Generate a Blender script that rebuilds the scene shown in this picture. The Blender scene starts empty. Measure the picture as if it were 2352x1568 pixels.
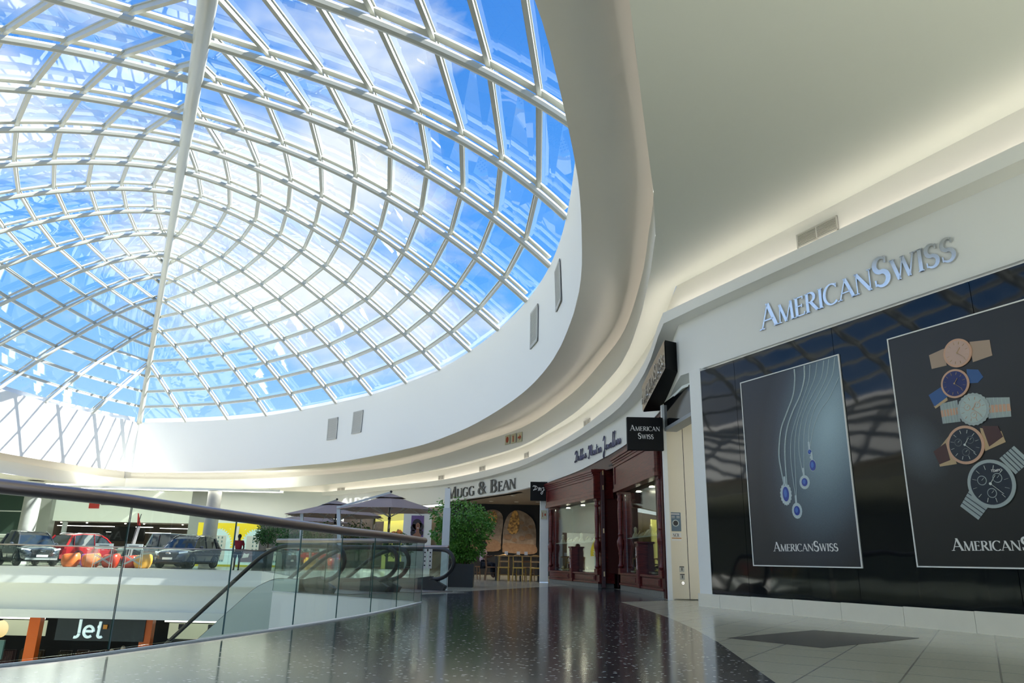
import bpy, bmesh, math, random
from math import sin, cos, pi, radians, atan2, hypot, sqrt
from mathutils import Vector, Matrix
from mathutils.geometry import tessellate_polygon
random.seed(7)
sc = bpy.context.scene
COL = sc.collection

# ---------------------------------------------------------------- camera
cd = bpy.data.cameras.new('camera'); cam = bpy.data.objects.new('camera', cd); COL.objects.link(cam)
cd.sensor_width = 36.0; cd.lens = 36.0 * 1680.0 / 2352.0; cd.clip_start = 0.05; cd.clip_end = 2000
cam.matrix_world = Matrix.Translation((0, 0, .75)) @ Matrix.Rotation(radians(90 + 16.6563), 4, 'X') @ Matrix.Rotation(0.020885, 4, 'Z')
sc.camera = cam
# ---------------------------------------------------------------- colour management
sc.view_settings.view_transform = 'Standard'; sc.view_settings.look = 'None'
sc.view_settings.gamma = 1.0; sc.view_settings.use_curve_mapping = False
sc.view_settings.exposure = 1.75
cy = sc.cycles
cy.max_bounces = 14; cy.diffuse_bounces = 5; cy.glossy_bounces = 5; cy.transmission_bounces = 6; cy.transparent_max_bounces = 32
cy.caustics_reflective = False; cy.caustics_refractive = False; cy.sample_clamp_indirect = 6.0
# ---------------------------------------------------------------- sky with clouds
w = bpy.data.worlds.new('sky'); sc.world = w; w.use_nodes = True
nt = w.node_tree; nt.nodes.clear()
def N(nt, typ, **kw):
    n = nt.nodes.new(typ)
    for k, v in kw.items():
        if k == 'inp':
            for a, b in v.items(): n.inputs[a].default_value = b
        else: setattr(n, k, v)
    return n
def L(nt, a, b): nt.links.new(a, b)
tc = N(nt, 'ShaderNodeTexCoord')
sep = N(nt, 'ShaderNodeSeparateXYZ'); L(nt, tc.outputs['Generated'], sep.inputs[0])
grad = N(nt, 'ShaderNodeValToRGB'); L(nt, sep.outputs['Z'], grad.inputs[0])
e = grad.color_ramp.elements; e[0].position = 0.0; e[0].color = (.42, .62, .92, 1); e[1].position = .75; e[1].color = (.03, .16, .52, 1)
m_ = grad.color_ramp.elements.new(.33); m_.color = (.085, .32, .80, 1)
mp = N(nt, 'ShaderNodeMapping'); L(nt, tc.outputs['Generated'], mp.inputs[0]); mp.inputs['Scale'].default_value = (1, 1, 1.7); mp.inputs['Location'].default_value = (3.1, 1.35, .4)
no = N(nt, 'ShaderNodeTexNoise', inp={'Scale': 2.3, 'Detail': 7.0, 'Roughness': .55, 'Distortion': .25}); L(nt, mp.outputs[0], no.inputs['Vector'])
cr = N(nt, 'ShaderNodeValToRGB'); L(nt, no.outputs['Fac'], cr.inputs[0])
cr.color_ramp.elements[0].position = .50; cr.color_ramp.elements[0].color = (0, 0, 0, 1); cr.color_ramp.elements[1].position = .64; cr.color_ramp.elements[1].color = (1, 1, 1, 1)
mx = N(nt, 'ShaderNodeMixRGB'); L(nt, cr.outputs[0], mx.inputs[0]); L(nt, grad.outputs[0], mx.inputs[1]); mx.inputs[2].default_value = (.62, .66, .71, 1)
bg = N(nt, 'ShaderNodeBackground'); L(nt, mx.outputs[0], bg.inputs[0]); bg.inputs[1].default_value = .46
ou = N(nt, 'ShaderNodeOutputWorld'); L(nt, bg.outputs[0], ou.inputs[0])
# ---------------------------------------------------------------- sun
sd = bpy.data.lights.new('sun', 'SUN'); sd.energy = 4.9; sd.angle = radians(.6); sd.color = (1, .965, .9)
sun = bpy.data.objects.new('sun', sd); COL.objects.link(sun)
sun.rotation_euler = Vector((.81, -.075, .74)).to_track_quat('Z', 'Y').to_euler(); sun.location = (30, -20, 60)

# ================================================================ helpers
def tag(o, label=None, cat=None, group=None, kind=None):
    if label: o['label'] = label
    if cat: o['category'] = cat
    if group: o['group'] = group
    if kind: o['kind'] = kind
    return o
def empty(name, loc=(0, 0, 0), rz=0, label=None, cat=None, group=None, kind=None):
    o = bpy.data.objects.new(name, None); COL.objects.link(o); o.location = loc; o.rotation_euler = (0, 0, rz); o.empty_display_size = .1
    return tag(o, label, cat, group, kind)
class MB:
    """collects geometry; build() links it as one mesh object"""
    def __init__(s): s.v = []; s.f = []; s.mi = []; s.m = 0; s.M = Matrix.Identity(4)
    def add(s, vs, fs, m=None):
        n = len(s.v); s.v += [tuple(s.M @ Vector(p)) for p in vs]; s.f += [tuple(i + n for i in f) for f in fs]; s.mi += [s.m if m is None else m] * len(fs); return s
    def box(s, x0, x1, y0, y1, z0, z1, m=None):
        return s.add([(x0, y0, z0), (x1, y0, z0), (x1, y1, z0), (x0, y1, z0), (x0, y0, z1), (x1, y0, z1), (x1, y1, z1), (x0, y1, z1)],
                     [(0, 3, 2, 1), (4, 5, 6, 7), (0, 1, 5, 4), (1, 2, 6, 5), (2, 3, 7, 6), (3, 0, 4, 7)], m)
    def quad(s, a, b, c, d, m=None): return s.add([a, b, c, d], [(0, 1, 2, 3)], m)
    def bar(s, a, b, wx, wz, up=(0, 0, 1), m=None):
        a = Vector(a); b = Vector(b); d = (b - a).normalized(); u = Vector(up); sd_ = d.cross(u)
        if sd_.length < 1e-4: sd_ = d.cross(Vector((1, 0, 0)))
        sd_.normalize(); u = sd_.cross(d); p = sd_ * wx / 2; q = u * wz / 2
        vs = [a - p - q, a + p - q, a + p + q, a - p + q, b - p - q, b + p - q, b + p + q, b - p + q]
        return s.add(vs, [(0, 3, 2, 1), (4, 5, 6, 7), (0, 1, 5, 4), (1, 2, 6, 5), (2, 3, 7, 6), (3, 0, 4, 7)], m)
    def tube(s, pts, r, n=10, cap=True, closed=False, m=None):
        P = [Vector(p) for p in pts]; k = len(P); rs = r if hasattr(r, '__len__') else [r] * k
        base = []; fs = []; pr = None
        for i in range(k):
            if closed: t = P[(i + 1) % k] - P[i - 1]
            else: t = P[min(i + 1, k - 1)] - P[max(i - 1, 0)]
            t.normalize()
            if pr is None:
                pr = t.cross(Vector((0, 0, 1)))
                if pr.length < 1e-3: pr = t.cross(Vector((1, 0, 0)))
            pr = (pr - t * pr.dot(t)).normalized(); q = t.cross(pr)
            for j in range(n):
                a = 2 * pi * j / n; base.append(P[i] + (pr * cos(a) + q * sin(a)) * rs[i])
        for i in range(k if closed else k - 1):
            for j in range(n):
                a = i * n + j; b = i * n + (j + 1) % n; c = ((i + 1) % k) * n + (j + 1) % n; d = ((i + 1) % k) * n + j
                fs.append((a, d, c, b))
        if cap and not closed: fs.append(tuple(range(n))); fs.append(tuple(range((k - 1) * n, k * n))[::-1])
        return s.add(base, fs, m)
    def lathe(s, prof, n=20, c=(0, 0, 0), m=None):
        vs = []; fs = []; k = len(prof)
        for r, z in prof:
            for j in range(n): a = 2 * pi * j / n; vs.append((c[0] + r * cos(a), c[1] + r * sin(a), c[2] + z))
        for i in range(k - 1):
            for j in range(n): a = i * n + j; b = i * n + (j + 1) % n; fs.append((a, b, b + n, a + n))
        fs.append(tuple(range(n))[::-1]); fs.append(tuple(range((k - 1) * n, k * n)))
        return s.add(vs, fs, m)
    def sphere(s, c, r, n=12, k=8, sx=1, sy=1, sz=1, m=None):
        vs = [(c[0], c[1], c[2] - r * sz)]; fs = []
        for i in range(1, k):
            a = -pi / 2 + pi * i / k
            for j in range(n): b = 2 * pi * j / n; vs.append((c[0] + r * sx * cos(a) * cos(b), c[1] + r * sy * cos(a) * sin(b), c[2] + r * sz * sin(a)))
        vs.append((c[0], c[1], c[2] + r * sz)); t = len(vs) - 1
        for j in range(n): fs.append((0, 1 + (j + 1) % n, 1 + j)); fs.append((t, t - n + j, t - n + (j + 1) % n))
        for i in range(k - 2):
            for j in range(n): a = 1 + i * n + j; b = 1 + i * n + (j + 1) % n; fs.append((a, b, b + n, a + n))
        return s.add(vs, fs, m)
    def prism(s, poly, z0, z1, m=None, holes=()):
        """vertical prism over an xy polygon, optional holes"""
        loops = [[Vector((p[0], p[1], 0)) for p in lp] for lp in [poly] + list(holes)]
        flat = [p for lp in loops for p in lp]; tri = tessellate_polygon(loops); n = len(flat)
        vs = [(p.x, p.y, z1) for p in flat] + [(p.x, p.y, z0) for p in flat]; fs = []
        for t in tri:
            a, b, c = [flat[i] for i in t]; up = (b - a).cross(c - a).z > 0
            t = tuple(t) if up else tuple(t)[::-1]; fs.append(t); fs.append(tuple(i + n for i in t[::-1]))
        o = 0
        for li, lp in enumerate(loops):
            k = len(lp); A = sum(lp[i].x * lp[(i + 1) % k].y - lp[(i + 1) % k].x * lp[i].y for i in range(k)); flip = (A < 0) ^ (li > 0)
            for i in range(k):
                a = o + i; b = o + (i + 1) % k; f = (a, a + n, b + n, b); fs.append(f[::-1] if flip else f)
            o += k
        return s.add(vs, fs, m)
    def loft(s, rows, m=None, closed=False):
        k = len(rows[0]); vs = [p for r in rows for p in r]; fs = []
        for i in range(len(rows) - 1):
            for j in range(k if closed else k - 1): a = i * k + j; b = i * k + (j + 1) % k; fs.append((a, b, b + k, a + k))
        return s.add(vs, fs, m)
    def build(s, name, mats, parent=None, smooth=False, loc=None, bevel=0, auto=None):
        me = bpy.data.meshes.new(name); me.from_pydata(s.v, [], s.f)
        for mm in (mats if isinstance(mats, (list, tuple)) else [mats]): me.materials.append(mm)
        for p, i in zip(me.polygons, s.mi): p.material_index = i; p.use_smooth = smooth or auto is not None
        me.update(); o = bpy.data.objects.new(name, me); COL.objects.link(o)
        if auto is not None: me.set_sharp_from_angle(angle=radians(auto))
        if parent: o.parent = parent
        if loc: o.location = loc
        if bevel: b = o.modifiers.new('bevel', 'BEVEL'); b.width = bevel; b.segments = 2; b.limit_method = 'ANGLE'; b.angle_limit = radians(40)
        return o
def kids(o): return [c for c in bpy.data.objects if c.parent == o]
def copy_tree(o, parent=None):
    c = o.copy(); COL.objects.link(c); c.parent = parent
    for ch in kids(o): copy_tree(ch, c)
    return c
def dup(o, loc, rz=None, label=None, group=None, scale=None):
    c = copy_tree(o); c.location = loc
    if rz is not None: c.rotation_euler = (0, 0, rz)
    if label: c['label'] = label
    if group: c['group'] = group
    if scale: c.scale = scale
    return c
def sm(pts, n=6):
    """Catmull-Rom through points of any dimension"""
    P = [Vector(p) for p in pts]; P = [2 * P[0] - P[1]] + P + [2 * P[-1] - P[-2]]; o = []
    for i in range(1, len(P) - 2):
        a, b, c, d = P[i - 1:i + 3]
        for k in range(n):
            t = k / n; o.append(.5 * (2 * b + (c - a) * t + (2 * a - 5 * b + 4 * c - d) * t * t + (3 * b - a - 3 * c + d) * t ** 3))
    o.append(P[-2]); return o
def lerp_tab(tab, x):
    if x <= tab[0][0]: return tab[0][1]
    for (a, b), (c, d) in zip(tab[:-1], tab[1:]):
        if x <= c: return b + (d - b) * (x - a) / (c - a)
    return tab[-1][1]
def struct(o): o['kind'] = 'structure'; return o
# ---------------------------------------------------------------- materials
def mat(name, col, rough=.5, metal=0., spec=.5, emit=None, es=0., alpha=None, coat=0., noise=None, bump=None, trans=0., ior=None):
    m = bpy.data.materials.new(name); m.use_nodes = True; t = m.node_tree; b = t.nodes['Principled BSDF']
    b.inputs['Base Color'].default_value = (*col, 1); b.inputs['Roughness'].default_value = rough; b.inputs['Metallic'].default_value = metal
    b.inputs['Specular IOR Level'].default_value = spec; b.inputs['Coat Weight'].default_value = coat; b.inputs['Transmission Weight'].default_value = trans
    if ior: b.inputs['IOR'].default_value = ior
    if emit: b.inputs['Emission Color'].default_value = (*emit, 1); b.inputs['Emission Strength'].default_value = es
    if alpha is not None: b.inputs['Alpha'].default_value = alpha
    if noise:      # (scale, amount, colour2)
        tcn = N(t, 'ShaderNodeTexCoord'); nn = N(t, 'ShaderNodeTexNoise', inp={'Scale': noise[0], 'Detail': 6.}); L(t, tcn.outputs['Object'], nn.inputs['Vector'])
        r = N(t, 'ShaderNodeValToRGB'); L(t, nn.outputs['Fac'], r.inputs[0]); r.color_ramp.elements[0].position = .5 - noise[1]; r.color_ramp.elements[1].position = .5 + noise[1]
        r.color_ramp.elements[0].color = (*col, 1); r.color_ramp.elements[1].color = (*noise[2], 1); L(t, r.outputs[0], b.inputs['Base Color'])
    if bump:       # (scale, strength, distance)
        tcn = N(t, 'ShaderNodeTexCoord'); nn = N(t, 'ShaderNodeTexNoise', inp={'Scale': bump[0], 'Detail': 2.}); L(t, tcn.outputs['Object'], nn.inputs['Vector'])
        bp = N(t, 'ShaderNodeBump', inp={'Strength': bump[1], 'Distance': bump[2]}); L(t, nn.outputs['Fac'], bp.inputs['Height']); L(t, bp.outputs[0], b.inputs['Normal'])
    return m
def glassmat(name, tint=(.9, .97, .95), refl=.10, rough=0.0, fres=1.45):
    m = bpy.data.materials.new(name); m.use_nodes = True; t = m.node_tree; t.nodes.clear()
    tr = N(t, 'ShaderNodeBsdfTransparent', inp={'Color': (*tint, 1)}); gl = N(t, 'ShaderNodeBsdfGlossy', inp={'Roughness': rough, 'Color': (.95, 1, .99, 1)})
    ge = N(t, 'ShaderNodeNewGeometry'); mi = N(t, 'ShaderNodeMapRange', inp={'To Min': fres, 'To Max': 1 / fres}); L(t, ge.outputs['Backfacing'], mi.inputs[0])
    fr = N(t, 'ShaderNodeFresnel'); L(t, mi.outputs[0], fr.inputs['IOR']); ad = N(t, 'ShaderNodeMath', operation='MAXIMUM'); L(t, fr.outputs[0], ad.inputs[0]); ad.inputs[1].default_value = refl
    mxs = N(t, 'ShaderNodeMixShader'); L(t, ad.outputs[0], mxs.inputs[0]); L(t, tr.outputs[0], mxs.inputs[1]); L(t, gl.outputs[0], mxs.inputs[2])
    o = N(t, 'ShaderNodeOutputMaterial'); L(t, mxs.outputs[0], o.inputs[0]); return m
def tilemat(name, base, col2, speck, tile=.6, rot=0., rough=.12, speckscale=60., speckth=.06, groutc=(.05, .05, .05), spec=.5, off=(0, 0)):
    m = bpy.data.materials.new(name); m.use_nodes = True; t = m.node_tree; b = t.nodes['Principled BSDF']
    tcn = N(t, 'ShaderNodeTexCoord'); mpn = N(t, 'ShaderNodeMapping'); L(t, tcn.outputs['Object'], mpn.inputs[0]); mpn.inputs['Rotation'].default_value = (0, 0, rot); mpn.inputs['Location'].default_value = (off[0], off[1], 0)
    nn = N(t, 'ShaderNodeTexNoise', inp={'Scale': 34., 'Detail': 8., 'Roughness': .7}); L(t, mpn.outputs[0], nn.inputs['Vector'])
    r = N(t, 'ShaderNodeValToRGB'); L(t, nn.outputs['Fac'], r.inputs[0]); r.color_ramp.elements[0].position = .38; r.color_ramp.elements[1].position = .64
    r.color_ramp.elements[0].color = (*base, 1); r.color_ramp.elements[1].color = (*col2, 1)
    last = r.outputs[0]
    if speck:
        vo = N(t, 'ShaderNodeTexVoronoi', inp={'Scale': speckscale, 'Randomness': 1.}); L(t, mpn.outputs[0], vo.inputs['Vector'])
        wn = N(t, 'ShaderNodeTexWhiteNoise'); L(t, vo.outputs['Position'], wn.inputs['Vector'])
        g = N(t, 'ShaderNodeMath', operation='MULTIPLY'); L(t, wn.outputs['Value'], g.inputs[0]); g.inputs[1].default_value = 1.
        thr = N(t, 'ShaderNodeMath', operation='GREATER_THAN'); L(t, g.outputs[0], thr.inputs[0]); thr.inputs[1].default_value = 1 - speckth
        dl = N(t, 'ShaderNodeMath', operation='LESS_THAN'); L(t, vo.outputs['Distance'], dl.inputs[0]); dl.inputs[1].default_value = .33
        mu = N(t, 'ShaderNodeMath', operation='MULTIPLY'); L(t, thr.outputs[0], mu.inputs[0]); L(t, dl.outputs[0], mu.inputs[1])
        mxx = N(t, 'ShaderNodeMixRGB'); L(t, mu.outputs[0], mxx.inputs[0]); L(t, last, mxx.inputs[1]); mxx.inputs[2].default_value = (*speck, 1); last = mxx.outputs[0]
    br = N(t, 'ShaderNodeTexBrick', offset=0., inp={'Scale': 1., 'Mortar Size': .007, 'Brick Width': tile, 'Row Height': tile, 'Mortar Smooth': 0.}); L(t, mpn.outputs[0], br.inputs['Vector'])
    mxx = N(t, 'ShaderNodeMixRGB'); L(t, br.outputs['Fac'], mxx.inputs[0]); L(t, last, mxx.inputs[1]); mxx.inputs[2].default_value = (*groutc, 1)
    L(t, mxx.outputs[0], b.inputs['Base Color']); b.inputs['Roughness'].default_value = rough; b.inputs['Specular IOR Level'].default_value = spec
    bp = N(t, 'ShaderNodeBump', inp={'Strength': .06, 'Distance': .002}); L(t, nn.outputs['Fac'], bp.inputs['Height']); L(t, bp.outputs[0], b.inputs['Normal'])
    return m
def emis(name, col, s):
    return mat(name, (.8, .8, .8), emit=col, es=s)
M = dict(
    white=mat('white_plaster', (.90, .905, .87), .55), ceil=mat('ceiling_plaster', (.83, .87, .82), .6), warmwhite=mat('cove_plaster', (.86, .85, .80), .6),
    steel=mat('white_painted_steel', (.56, .57, .51), .3), dglass=glassmat('skylight_glass', (.95, .98, 1.0), .08), glass=glassmat('balustrade_glass', (.93, .975, .96), .03),
    shopglass=glassmat('shop_glass', (.9, .95, .93), .12), rail=mat('brushed_steel', (.42, .35, .33), .36, 1.), chrome=mat('polished_chrome', (.8, .8, .8), .12, 1.),
    black=mat('black_rubber', (.012, .012, .013), .45), blackgloss=mat('black_gloss_panel', (.006, .007, .008), .04, spec=.4, bump=(.9, .22, .02)),
    blackm=mat('black_sign_face', (.006, .006, .006), .5, spec=.2), granite=tilemat('dark_granite', (.02, .022, .025), (.085, .088, .095), (.62, .64, .64), 1.2, radians(27), .12, 26., .20, (.02, .02, .02)),
    beige=tilemat('beige_tile', (.50, .485, .38), (.56, .54, .43), None, .6, radians(32), .16, groutc=(.27, .26, .21)), diamond=tilemat('brown_tile', (.075, .068, .058), (.10, .09, .078), None, .6, radians(32), .22, groutc=(.05, .05, .04)),
    plinth=mat('limestone', (.82, .78, .66), .35, noise=(6., .3, (.86, .82, .70))), grey=mat('grey_paint', (.30, .32, .33), .4), dgrey=mat('charcoal', (.03, .032, .035), .5),
    green_edge=mat('glass_edge', (.01, .07, .05), .15), led=emis('warm_cove_led', (1., .90, .80), .6), ledb=emis('bright_cove_led', (1., .88, .78), 1.75), ledw=emis('white_strip_light', (1., .95, .85), 9.), cream=mat('cream_panel', (.84, .78, .64), .4),
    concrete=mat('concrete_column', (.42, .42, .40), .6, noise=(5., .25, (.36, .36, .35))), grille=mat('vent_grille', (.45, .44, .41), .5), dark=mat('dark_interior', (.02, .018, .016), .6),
)
# ================================================================ geometry of the atrium
CX0, CY0 = -24.55, 48.07; DX, DY = .454, -.891; EX, EY = .891, .454
def P(t, s, z): return (CX0 + DX * t + EX * s, CY0 + DY * t + EY * s, z)
WT = [(0, 0), (2.16, 2.69), (4.59, 4.98), (7.42, 6.9), (10.48, 8.37), (13.65, 9.63), (16.84, 10.69), (20.42, 11.37), (23.78, 11.78), (27.28, 11.71), (30.5, 11.42), (33.82, 10.83), (36.79, 9.99), (39.71, 8.77), (43.2, 6.9), (46.0, 4.98), (48.44, 2.69), (50.6, 0)]
ZR = [(0, 9), (2.16, 12.47), (4.59, 14.28), (7.42, 15.28), (10.48, 15.71), (13.65, 15.81), (16.84, 15.73), (20.42, 15.31), (23.78, 14.76), (27.28, 14.04), (30.5, 13.39), (33.82, 12.42), (36.79, 11.75), (39.71, 10.84), (43.2, 9.85), (46.0, 9.45), (48.44, 9.15), (50.6, 9)]
PW = [(2.16, 1.05), (4.59, 1.2), (7.42, 1.35), (13.65, 1.5), (20, 1.62), (30.5, 1.77), (36.79, 2.4), (39.71, 3.1), (60, 3.1)]
def prof(t, x): return 1 - (1 - x) ** lerp_tab(PW, t)
def rib_curve(t, side, n=26):
    """points of the arch half at station t, foot to ridge, with cumulative length"""
    w_ = lerp_tab(WT, t); h = lerp_tab(ZR, t) - 9; pts = []
    for i in range(n + 1):
        x = i / n; pts.append(Vector(P(t, side * w_ * (1 - x), 9 + h * prof(t, x))))
    return pts
def arclen(pts):
    a = [0]
    for p, q in zip(pts[:-1], pts[1:]): a.append(a[-1] + (q - p).length)
    return a
def at_len(pts, a, s):
    for i in range(len(a) - 1):
        if s <= a[i + 1]: k = (s - a[i]) / (a[i + 1] - a[i]); return pts[i].lerp(pts[i + 1], k)
    return pts[-1]
UP = .26
sky = empty('skylight', P(25, 0, 9), label='domed glass skylight with white steel ribs over the atrium', cat='skylight'); sky['kind'] = 'structure'
off = Matrix.Translation(-Vector(P(25, 0, 9)))
def skyb(mb, name, m_, **k):
    o = mb.build(name, m_, sky, **k); o.data.transform(off); return o
ridge = [Vector(P(t, 0, z)) for t, z in sm(ZR, 5)]
mb = MB(); mb.tube(ridge, .17, 12); mb.tube([p + Vector((0, 0, UP + .05)) for p in ridge], .10, 8); skyb(mb, 'ridge_beam', M['steel'], smooth=True)
STN = [a for a, b in WT[1:-1]]
ribs = {}
for t in STN:
    mb = MB(); full = rib_curve(t, 1) + rib_curve(t, -1)[::-1][1:]
    mb.tube(full, .095, 8)
    for i in range(len(full) - 1):
        a = full[i] + Vector((0, 0, UP)); b = full[i + 1] + Vector((0, 0, UP)); mb.bar(a, b, .16, .05); 
        mb.bar(a + Vector((0, 0, .04)), b + Vector((0, 0, .04)), .07, .05)
    skyb(mb, 'rib', M['steel'], auto=40)
    for sd_ in (1, -1): pts = rib_curve(t, sd_); ribs[(t, sd_)] = (pts, arclen(pts))
NJ = 16; FIRST = .92; STEP = 1.15
ends = {}
for sd_ in (1, -1):
    for j in range(NJ):
        s = FIRST + STEP * j; chains = []; cur = []; prev = None
        for t in [0] + STN + [50.6]:
            if t in (0, 50.6): ln = 0
            else: pts, a = ribs[(t, sd_)]; ln = a[-1]
            if ln > s + .05:
                if not cur and prev is not None:
                    k = (s - prev[1]) / (ln - prev[1]); tt = prev[0] + (t - prev[0]) * k; cur.append(Vector(P(tt, 0, lerp_tab(ZR, tt))))
                cur.append(at_len(pts, a, s)); prev = (t, ln)
            else:
                if cur:
                    k = (prev[1] - s) / max(prev[1] - ln, 1e-3); tt = prev[0] + (t - prev[0]) * k; cur.append(Vector(P(tt, 0, lerp_tab(ZR, tt)))); chains.append(cur); cur = []
                prev = (t, ln)
        for c in chains:
            if len(c) < 3: continue
            mb = MB()
            for a_, b_ in zip(c[:-1], c[1:]):
                u = Vector((0, 0, UP - .03)); mb.bar(a_ + u, b_ + u, .085, .13); mb.bar(a_ + u + Vector((0, 0, .07)), b_ + u + Vector((0, 0, .07)), .14, .03)
            skyb(mb, 'purlin', M['steel'])
for sd_ in (1, -1):
    mb = MB(); rows = []
    for t in [0.02] + STN + [50.58]:
        w_ = lerp_tab(WT, t) + .25; h = lerp_tab(ZR, t) - 9
        rows.append([P(t, sd_ * w_ * (1 - i / 14), 9 + h * prof(t, i / 14) + UP + .04) for i in range(15)])
    mb.loft(rows); skyb(mb, 'glass_pane', M['dglass'])
# ---- drum wall: T edge (z=9) and lower edge E1
def ring(sd_, n=5): return [Vector((a, b)) for a, b in sm(WT, n)]
E1R = [(1.6, -25.2, 47.7, 5.74)]
TR = sm([P(t, s, 9) for t, s in WT], 5)          # from corner C round the right to near tip
E1pts = [(-24.62, 48.1, 5.74), (-23.64, 47.88, 5.74), (-19.99, 46.94, 5.74), (-16.26, 45.26, 5.73), (-11.63, 41.92, 5.70), (-8.62, 39.14, 5.66), (-4.57, 34.18, 5.7), (-2.61, 30.9, 5.77), (-1.2, 27.76, 5.82), (.32, 23.28, 5.92), (1.12, 19.5, 6.05), (1.43, 16.7, 6.35), (1.49, 15.1, 6.7), (1.38, 13.68, 7.07), (1.11, 11.47, 7.07), (.82, 9.89, 7.07), (.44, 8.08, 7.07), (.18, 7.09, 7.07), (-.45, 5.2, 7.07), (-1.6, 3.0, 7.07)]
E1 = sm(E1pts, 5)
def resample(pts, n):
    a = arclen(pts); return [at_len(pts, a, a[-1] * i / n) for i in range(n + 1)]
NR = 120
TRr = resample(TR, NR); E1r = resample(E1, NR)
TLr = [Vector(P(t, -s, 9)) for t, s in WT]; TLr = resample(sm(TLr, 5), NR)
E1l = [Vector((p.x + (-EX) * 0.0, p.y, lerp_tab([(0, 5.74), (.45, 5.72), (1, 7.07)], i / NR))) for i, p in enumerate(TLr)]
mb = MB(); mb.loft([[t, t.lerp(e_, .5), e_] for t, e_ in zip(TRr, E1r)]); struct(mb.build('wall_right', M['white'], smooth=True))
mb = MB(); mb.loft([[t, t.lerp(e_, .5), e_] for t, e_ in zip(TLr, E1l)]); struct(mb.build('wall_left', M['white'], smooth=True))
def offset_xy(pts, d, closed=False):
    o = []
    for i, p in enumerate(pts):
        a = pts[max(i - 1, 0)]; b = pts[min(i + 1, len(pts) - 1)]; t = Vector((b.x - a.x, b.y - a.y)).normalized(); o.append(Vector((p.x + t.y * d, p.y - t.x * d, p.z)))
    return o
# ledge and curb behind the drum top
for nm, T_, d in (('trim_1', TRr, -.5), ('trim_2', TLr, .5)):
    o_ = offset_xy(T_, d); mb = MB()
    mb.loft([[a, b, b + Vector((0, 0, .36)), b + Vector((0, 0, .36)) + (b - a) * .3] for a, b in zip(T_, o_)]); struct(mb.build(nm, M['white']))
# ---- lower ceiling edge E2 with band up to L1
E2pts = [(-2.6, -1.0, 5.9), (-.6, 1.4, 5.95), (.4, 3.6, 6.0), (1.09, 5.95, 6.07), (1.59, 8.01, 6.25), (2.2, 10.46, 6.42), (2.56, 12.14, 6.45), (2.77, 13.76, 6.38), (2.97, 16.16, 6.22), (3.03, 19.01, 6.0), (2.76, 21.34, 5.82), (2.3, 24.17, 5.65), (1.52, 27.22, 5.5), (.46, 30.83, 5.38), (-1.44, 34.52, 5.3), (-3.72, 38.42, 5.25), (-6.99, 42.54, 5.18), (-10.83, 46.05, 5.1), (-13.39, 47.76, 5.02), (-15.83, 48.69, 4.95), (-20.82, 49.56, 4.87), (-25.6, 49.6, 4.8)]
LZ = [(0, 7.25), (12, 7.3), (13.8, 7.3), (14.8, 7.07), (18.2, 6.82), (22.1, 6.56), (25, 6.36), (27.8, 6.2), (30.6, 6.16), (34.9, 6.05), (39, 5.9), (42.7, 5.74), (47.6, 5.7), (49.6, 5.5)]
E2 = resample(sm(E2pts, 4), 110)
E2L = resample([Vector((-25.6, 49.6, 4.8)), Vector((-26.75, 48.6, 4.8)), Vector((-27.44, 44.65, 4.8)), Vector((-28.07, 40.88, 4.8))] + [Vector(P(t, -lerp_tab(WT, t) - 2.0, lerp_tab([(10, 4.8), (52, 5.9)], t))) for t in (12, 16, 21, 26, 31, 36, 40, 44, 48, 51)] + [Vector((-2.6, -1.0, 5.9))], 60)
def l1z(p): return lerp_tab(LZ, p.y)
mb = MB(); mb.loft([[p, Vector((p.x, p.y, l1z(p)))] for p in E2]); mb.loft([[p, Vector((p.x, p.y, max(5.49, p.z + .69)))] for p in E2L]); struct(mb.build('trim_3', M['white'], smooth=True))
# cove above the band: soffit from drum edge E1 outwards, trough behind the band lip
def match(p, pts):
    return min(range(len(pts)), key=lambda i: (pts[i].x - p.x) ** 2 + (pts[i].y - p.y) ** 2)
E1f = E1r[::-1]; E2o = offset_xy(E2, .55); E2i = offset_xy(E2, .02)
rows = []
for i, p in enumerate(E2):
    a = E1f[min(len(E1f) - 1, int(round(i / len(E2) * len(E1f))))]
    q = E1f[match(p, E1f)]; zt = max(q.z, l1z(p)) + .32
    o1 = E2o[i]
    rows.append([q, q.lerp(Vector((p.x, p.y, q.z)), .35) + Vector((0, 0, .04)), Vector((q.x * .3 + p.x * .7, q.y * .3 + p.y * .7, (q.z + zt) / 2 + .1)), Vector((p.x, p.y, zt)), Vector((o1.x, o1.y, zt - .02)), Vector((o1.x, o1.y, l1z(p) - .3)), Vector((p.x, p.y, l1z(p) - .3))])
mb = MB(); mb.loft(rows); endR = rows[-1]
E2Lo = offset_xy(E2L, .55); rows = []
for i, p in enumerate(E2L):
    q = E1l[match(p, E1l)]; lz = max(5.49, p.z + .69); zt = max(q.z, lz) + .3; o1 = E2Lo[i]
    rows.append([q, Vector(((q.x + p.x) / 2, (q.y + p.y) / 2, (q.z + zt) / 2)), Vector((p.x, p.y, zt)), Vector((o1.x, o1.y, zt)), Vector((o1.x, o1.y, lz - .3)), Vector((p.x, p.y, lz - .3))])
mb.loft(rows); mb.add([rows[0][0], rows[0][2], rows[0][3], endR[4], endR[3], endR[0]], [(0, 1, 3, 4), (0, 4, 5), (1, 2, 3)]); mb.loft([[rows[0][0], rows[0][1], rows[0][2], rows[0][3]], [endR[0], endR[2], endR[3], endR[4]]]); struct(mb.build('ceiling', M['warmwhite'], smooth=True))
led = empty('cove_light', (0, 0, 0), label='hidden warm light strip glowing behind the upper ceiling band', cat='light')
mb = MB(); pth = [Vector((p.x, p.y, l1z(q) - .17)) for p, q in zip(offset_xy(E2, .25), E2)]; mb.tube(pth[6:], .03, 5)
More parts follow.
